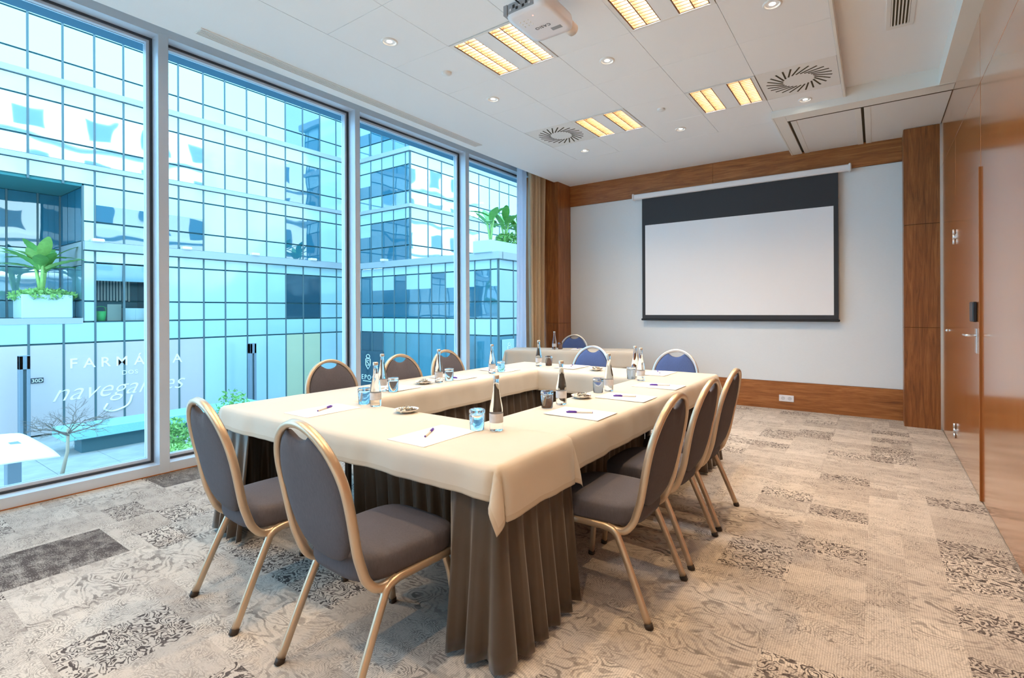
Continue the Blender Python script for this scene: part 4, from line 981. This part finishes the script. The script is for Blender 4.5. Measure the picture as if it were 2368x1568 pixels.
tp = MB().bbox(-.6, .6, -2.2, 2.2, 0, .62, .03).build('planter_box', M['planter'], None, (-16.5, 21.4, 4.25), label='pale planter box on the terrace of the corner block', cat='planter')
for k in range(3): banana(-16.5 + .1 * k, 19.9 + 1.1 * k, 4.85, 11, 1.7 - .15 * k, ('tall terrace plant at the left end of the terrace planter', 'broad-leaved terrace plant in the middle of the terrace planter', 'dark leafy terrace plant at the right end of the terrace planter')[k], 1.1, ('leaf', 'leaf'))
r = empty('terrace_shrub', (-16.4, 21.6, 5.0), 0, 'low leafy shrub filling the terrace planter', 'plant'); leaf_blob('foliage', 700, .5, 1.4, .5, .13, M['leaf'], r, 5)

# courtyard furniture
be = empty('bench', (-23.2, 6.9, GZ), 0, 'long teal mosaic bench on a dark plinth in the courtyard', 'bench')
MB().bbox(-.75, .75, -2.0, 4.6, .52, .86, .02).build('seat_slab', M['teal_tile'], be); MB().box(-.35, .45, -1.5, 4.4, 0, .52).build('plinth', M['teal_dark'], be)
for k, (x, y, lab) in enumerate(((-26.3, 4.63, 'grey light column before the pink shop front'), (-26.3, 12.8, 'grey light column before the pale blue shop front'), (-17.4, 18.9, 'grey light column by the corner block'))):
    r = empty('light_column', (x, y, GZ), 0, lab, 'light column', 'slotted light columns')
    MB().bbox(-.14, .14, -.15, -.04, 0, 3.25, .01).bbox(-.14, .14, .05, .15, 0, 3.25, .01).bbox(-.14, .14, -.15, .15, 2.75, 3.26, .01).build('post', M['totem'], r)
    MB().box(-.05, .05, -.04, .05, 0, 2.75).build('slot', M['mullion'], r)
def bare_tree(x, y, z, h, label, seed, spread=1.0):
    r = empty('bare_tree', (x, y, z), 0, label, 'tree'); rnd_ = random.Random(seed); tr = MB(); br = MB()
    base = Vector((0, 0, 0)); top = Vector((.12, .12, h * .50))
    tr.tube([base, (.02, .12, h * .25), top], circ(.055, 7), (1, 0, 0), True, True, [1, .8, .75])
    def grow(p, d, l, rad, lev):
        mid = p + d * l * .5 + Vector((rnd_.gauss(0, .05), rnd_.gauss(0, .05), rnd_.gauss(0, .04))) * l; q = p + d * l + Vector((0, 0, .05 * l))
        br.tube([p, mid, q], circ(rad, 4), (1, .1, 0), False, True, [1, .8, .55])
        if lev == 0: return
        for _ in range(3 if lev > 1 else 3):
            nd = (d + Vector((rnd_.gauss(0, .55), rnd_.gauss(0, .55), rnd_.gauss(0.02, .38)))).normalized(); grow(p + d * l * rnd_.uniform(.45, 1), nd, l * rnd_.uniform(.6, .8), rad * .55, lev - 1)
    for k in range(7):
        a = 2 * PI * k / 7; grow(top - Vector((0, 0, rnd_.uniform(0, .25))), Vector((math.cos(a) * spread, math.sin(a) * spread, rnd_.uniform(.15, .9))).normalized(), h * .19, .024, 4)
    tr.build('trunk', M['bark_pale'], r); br.build('branches', M['bark'], r)
bare_tree(-20.2, 4.35, GZ, 2.75, 'small bare tree standing in the courtyard', 11)
def shrub(x, y, z, rx, ry, rz, n, label, seed, mat='leaf_shrub', size=.08, stem=False):
    r = empty('shrub', (x, y, z), 0, label, 'shrub'); leaf_blob('foliage', n, rx, ry, rz, size, M[mat], r, seed, (0, 0, rz * .8), .3)
    MB().tube([(0, 0, 0), (.02, .02, rz)], circ(.03, 6)).build('stem', M['bark'], r)
shrub(-20.4, 7.25, GZ, .5, .55, .65, 900, 'leafy green shrub before the end of the teal bench', 21)
shrub(-17.6, 6.65, GZ, 1.1, 1.0, .45, 1800, 'low bright green hedge just below the second window', 22, 'leaf_light', .07)
shrub(-20.0, 9.05, GZ + .5, .6, .55, .85, 420, 'young airy shrub behind the near table corner', 23, 'leaf', .075)
pa = empty('parasol', (-12.5, .95, GZ), 0, 'large white square parasol in the courtyard below the first window', 'parasol')
def canopy(u, v):
    x = (u - .5) * 2; y = (v - .5) * 2; return (x * 1.42, y * 1.42, 2.55 + .12 * (1 - max(abs(x), abs(y))) - .05 * (abs(x) * abs(y)) ** 4)
o = MB().grid(20, 20, canopy).build('canopy', M['canvas'], pa); sm = o.modifiers.new('thickness', 'SOLIDIFY'); sm.thickness = .02
MB().bbox(-.12, .12, 1.02, 1.20, 0, 2.58, .01).build('post', M['totem'], pa)
MB().bbox(-.5, .5, .6, 1.6, 0, .08, .01).build('base', M['totem'], pa)

# the outside of the hotel, mirrored in the glass across the courtyard
ht = MB().box(-4.98, -4.6, -26, 45, 3.95, 18).box(-4.98, -4.6, 7.4, 45, -3.6, 3.95).box(-4.98, -4.6, -26, YN - .2, -3.6, 3.95).box(-4.98, -4.7, YN - .2, 7.4, -3.6, -.17).build('hotel_front', M['render_white'], **STR)
for k in range(19):
    for j in range(4):
        cube('hotel_window', 'hotel_window', -5.02, -4.97, -24 + 3.6 * k, -22.3 + 3.6 * k, 4.6 + 3.3 * j, 6.2 + 3.3 * j, ht)
for j in range(4): cube('balcony', 'render_white', -5.5, -4.97, -26, 45, 3.96 + 3.3 * j, 4.2 + 3.3 * j, ht)
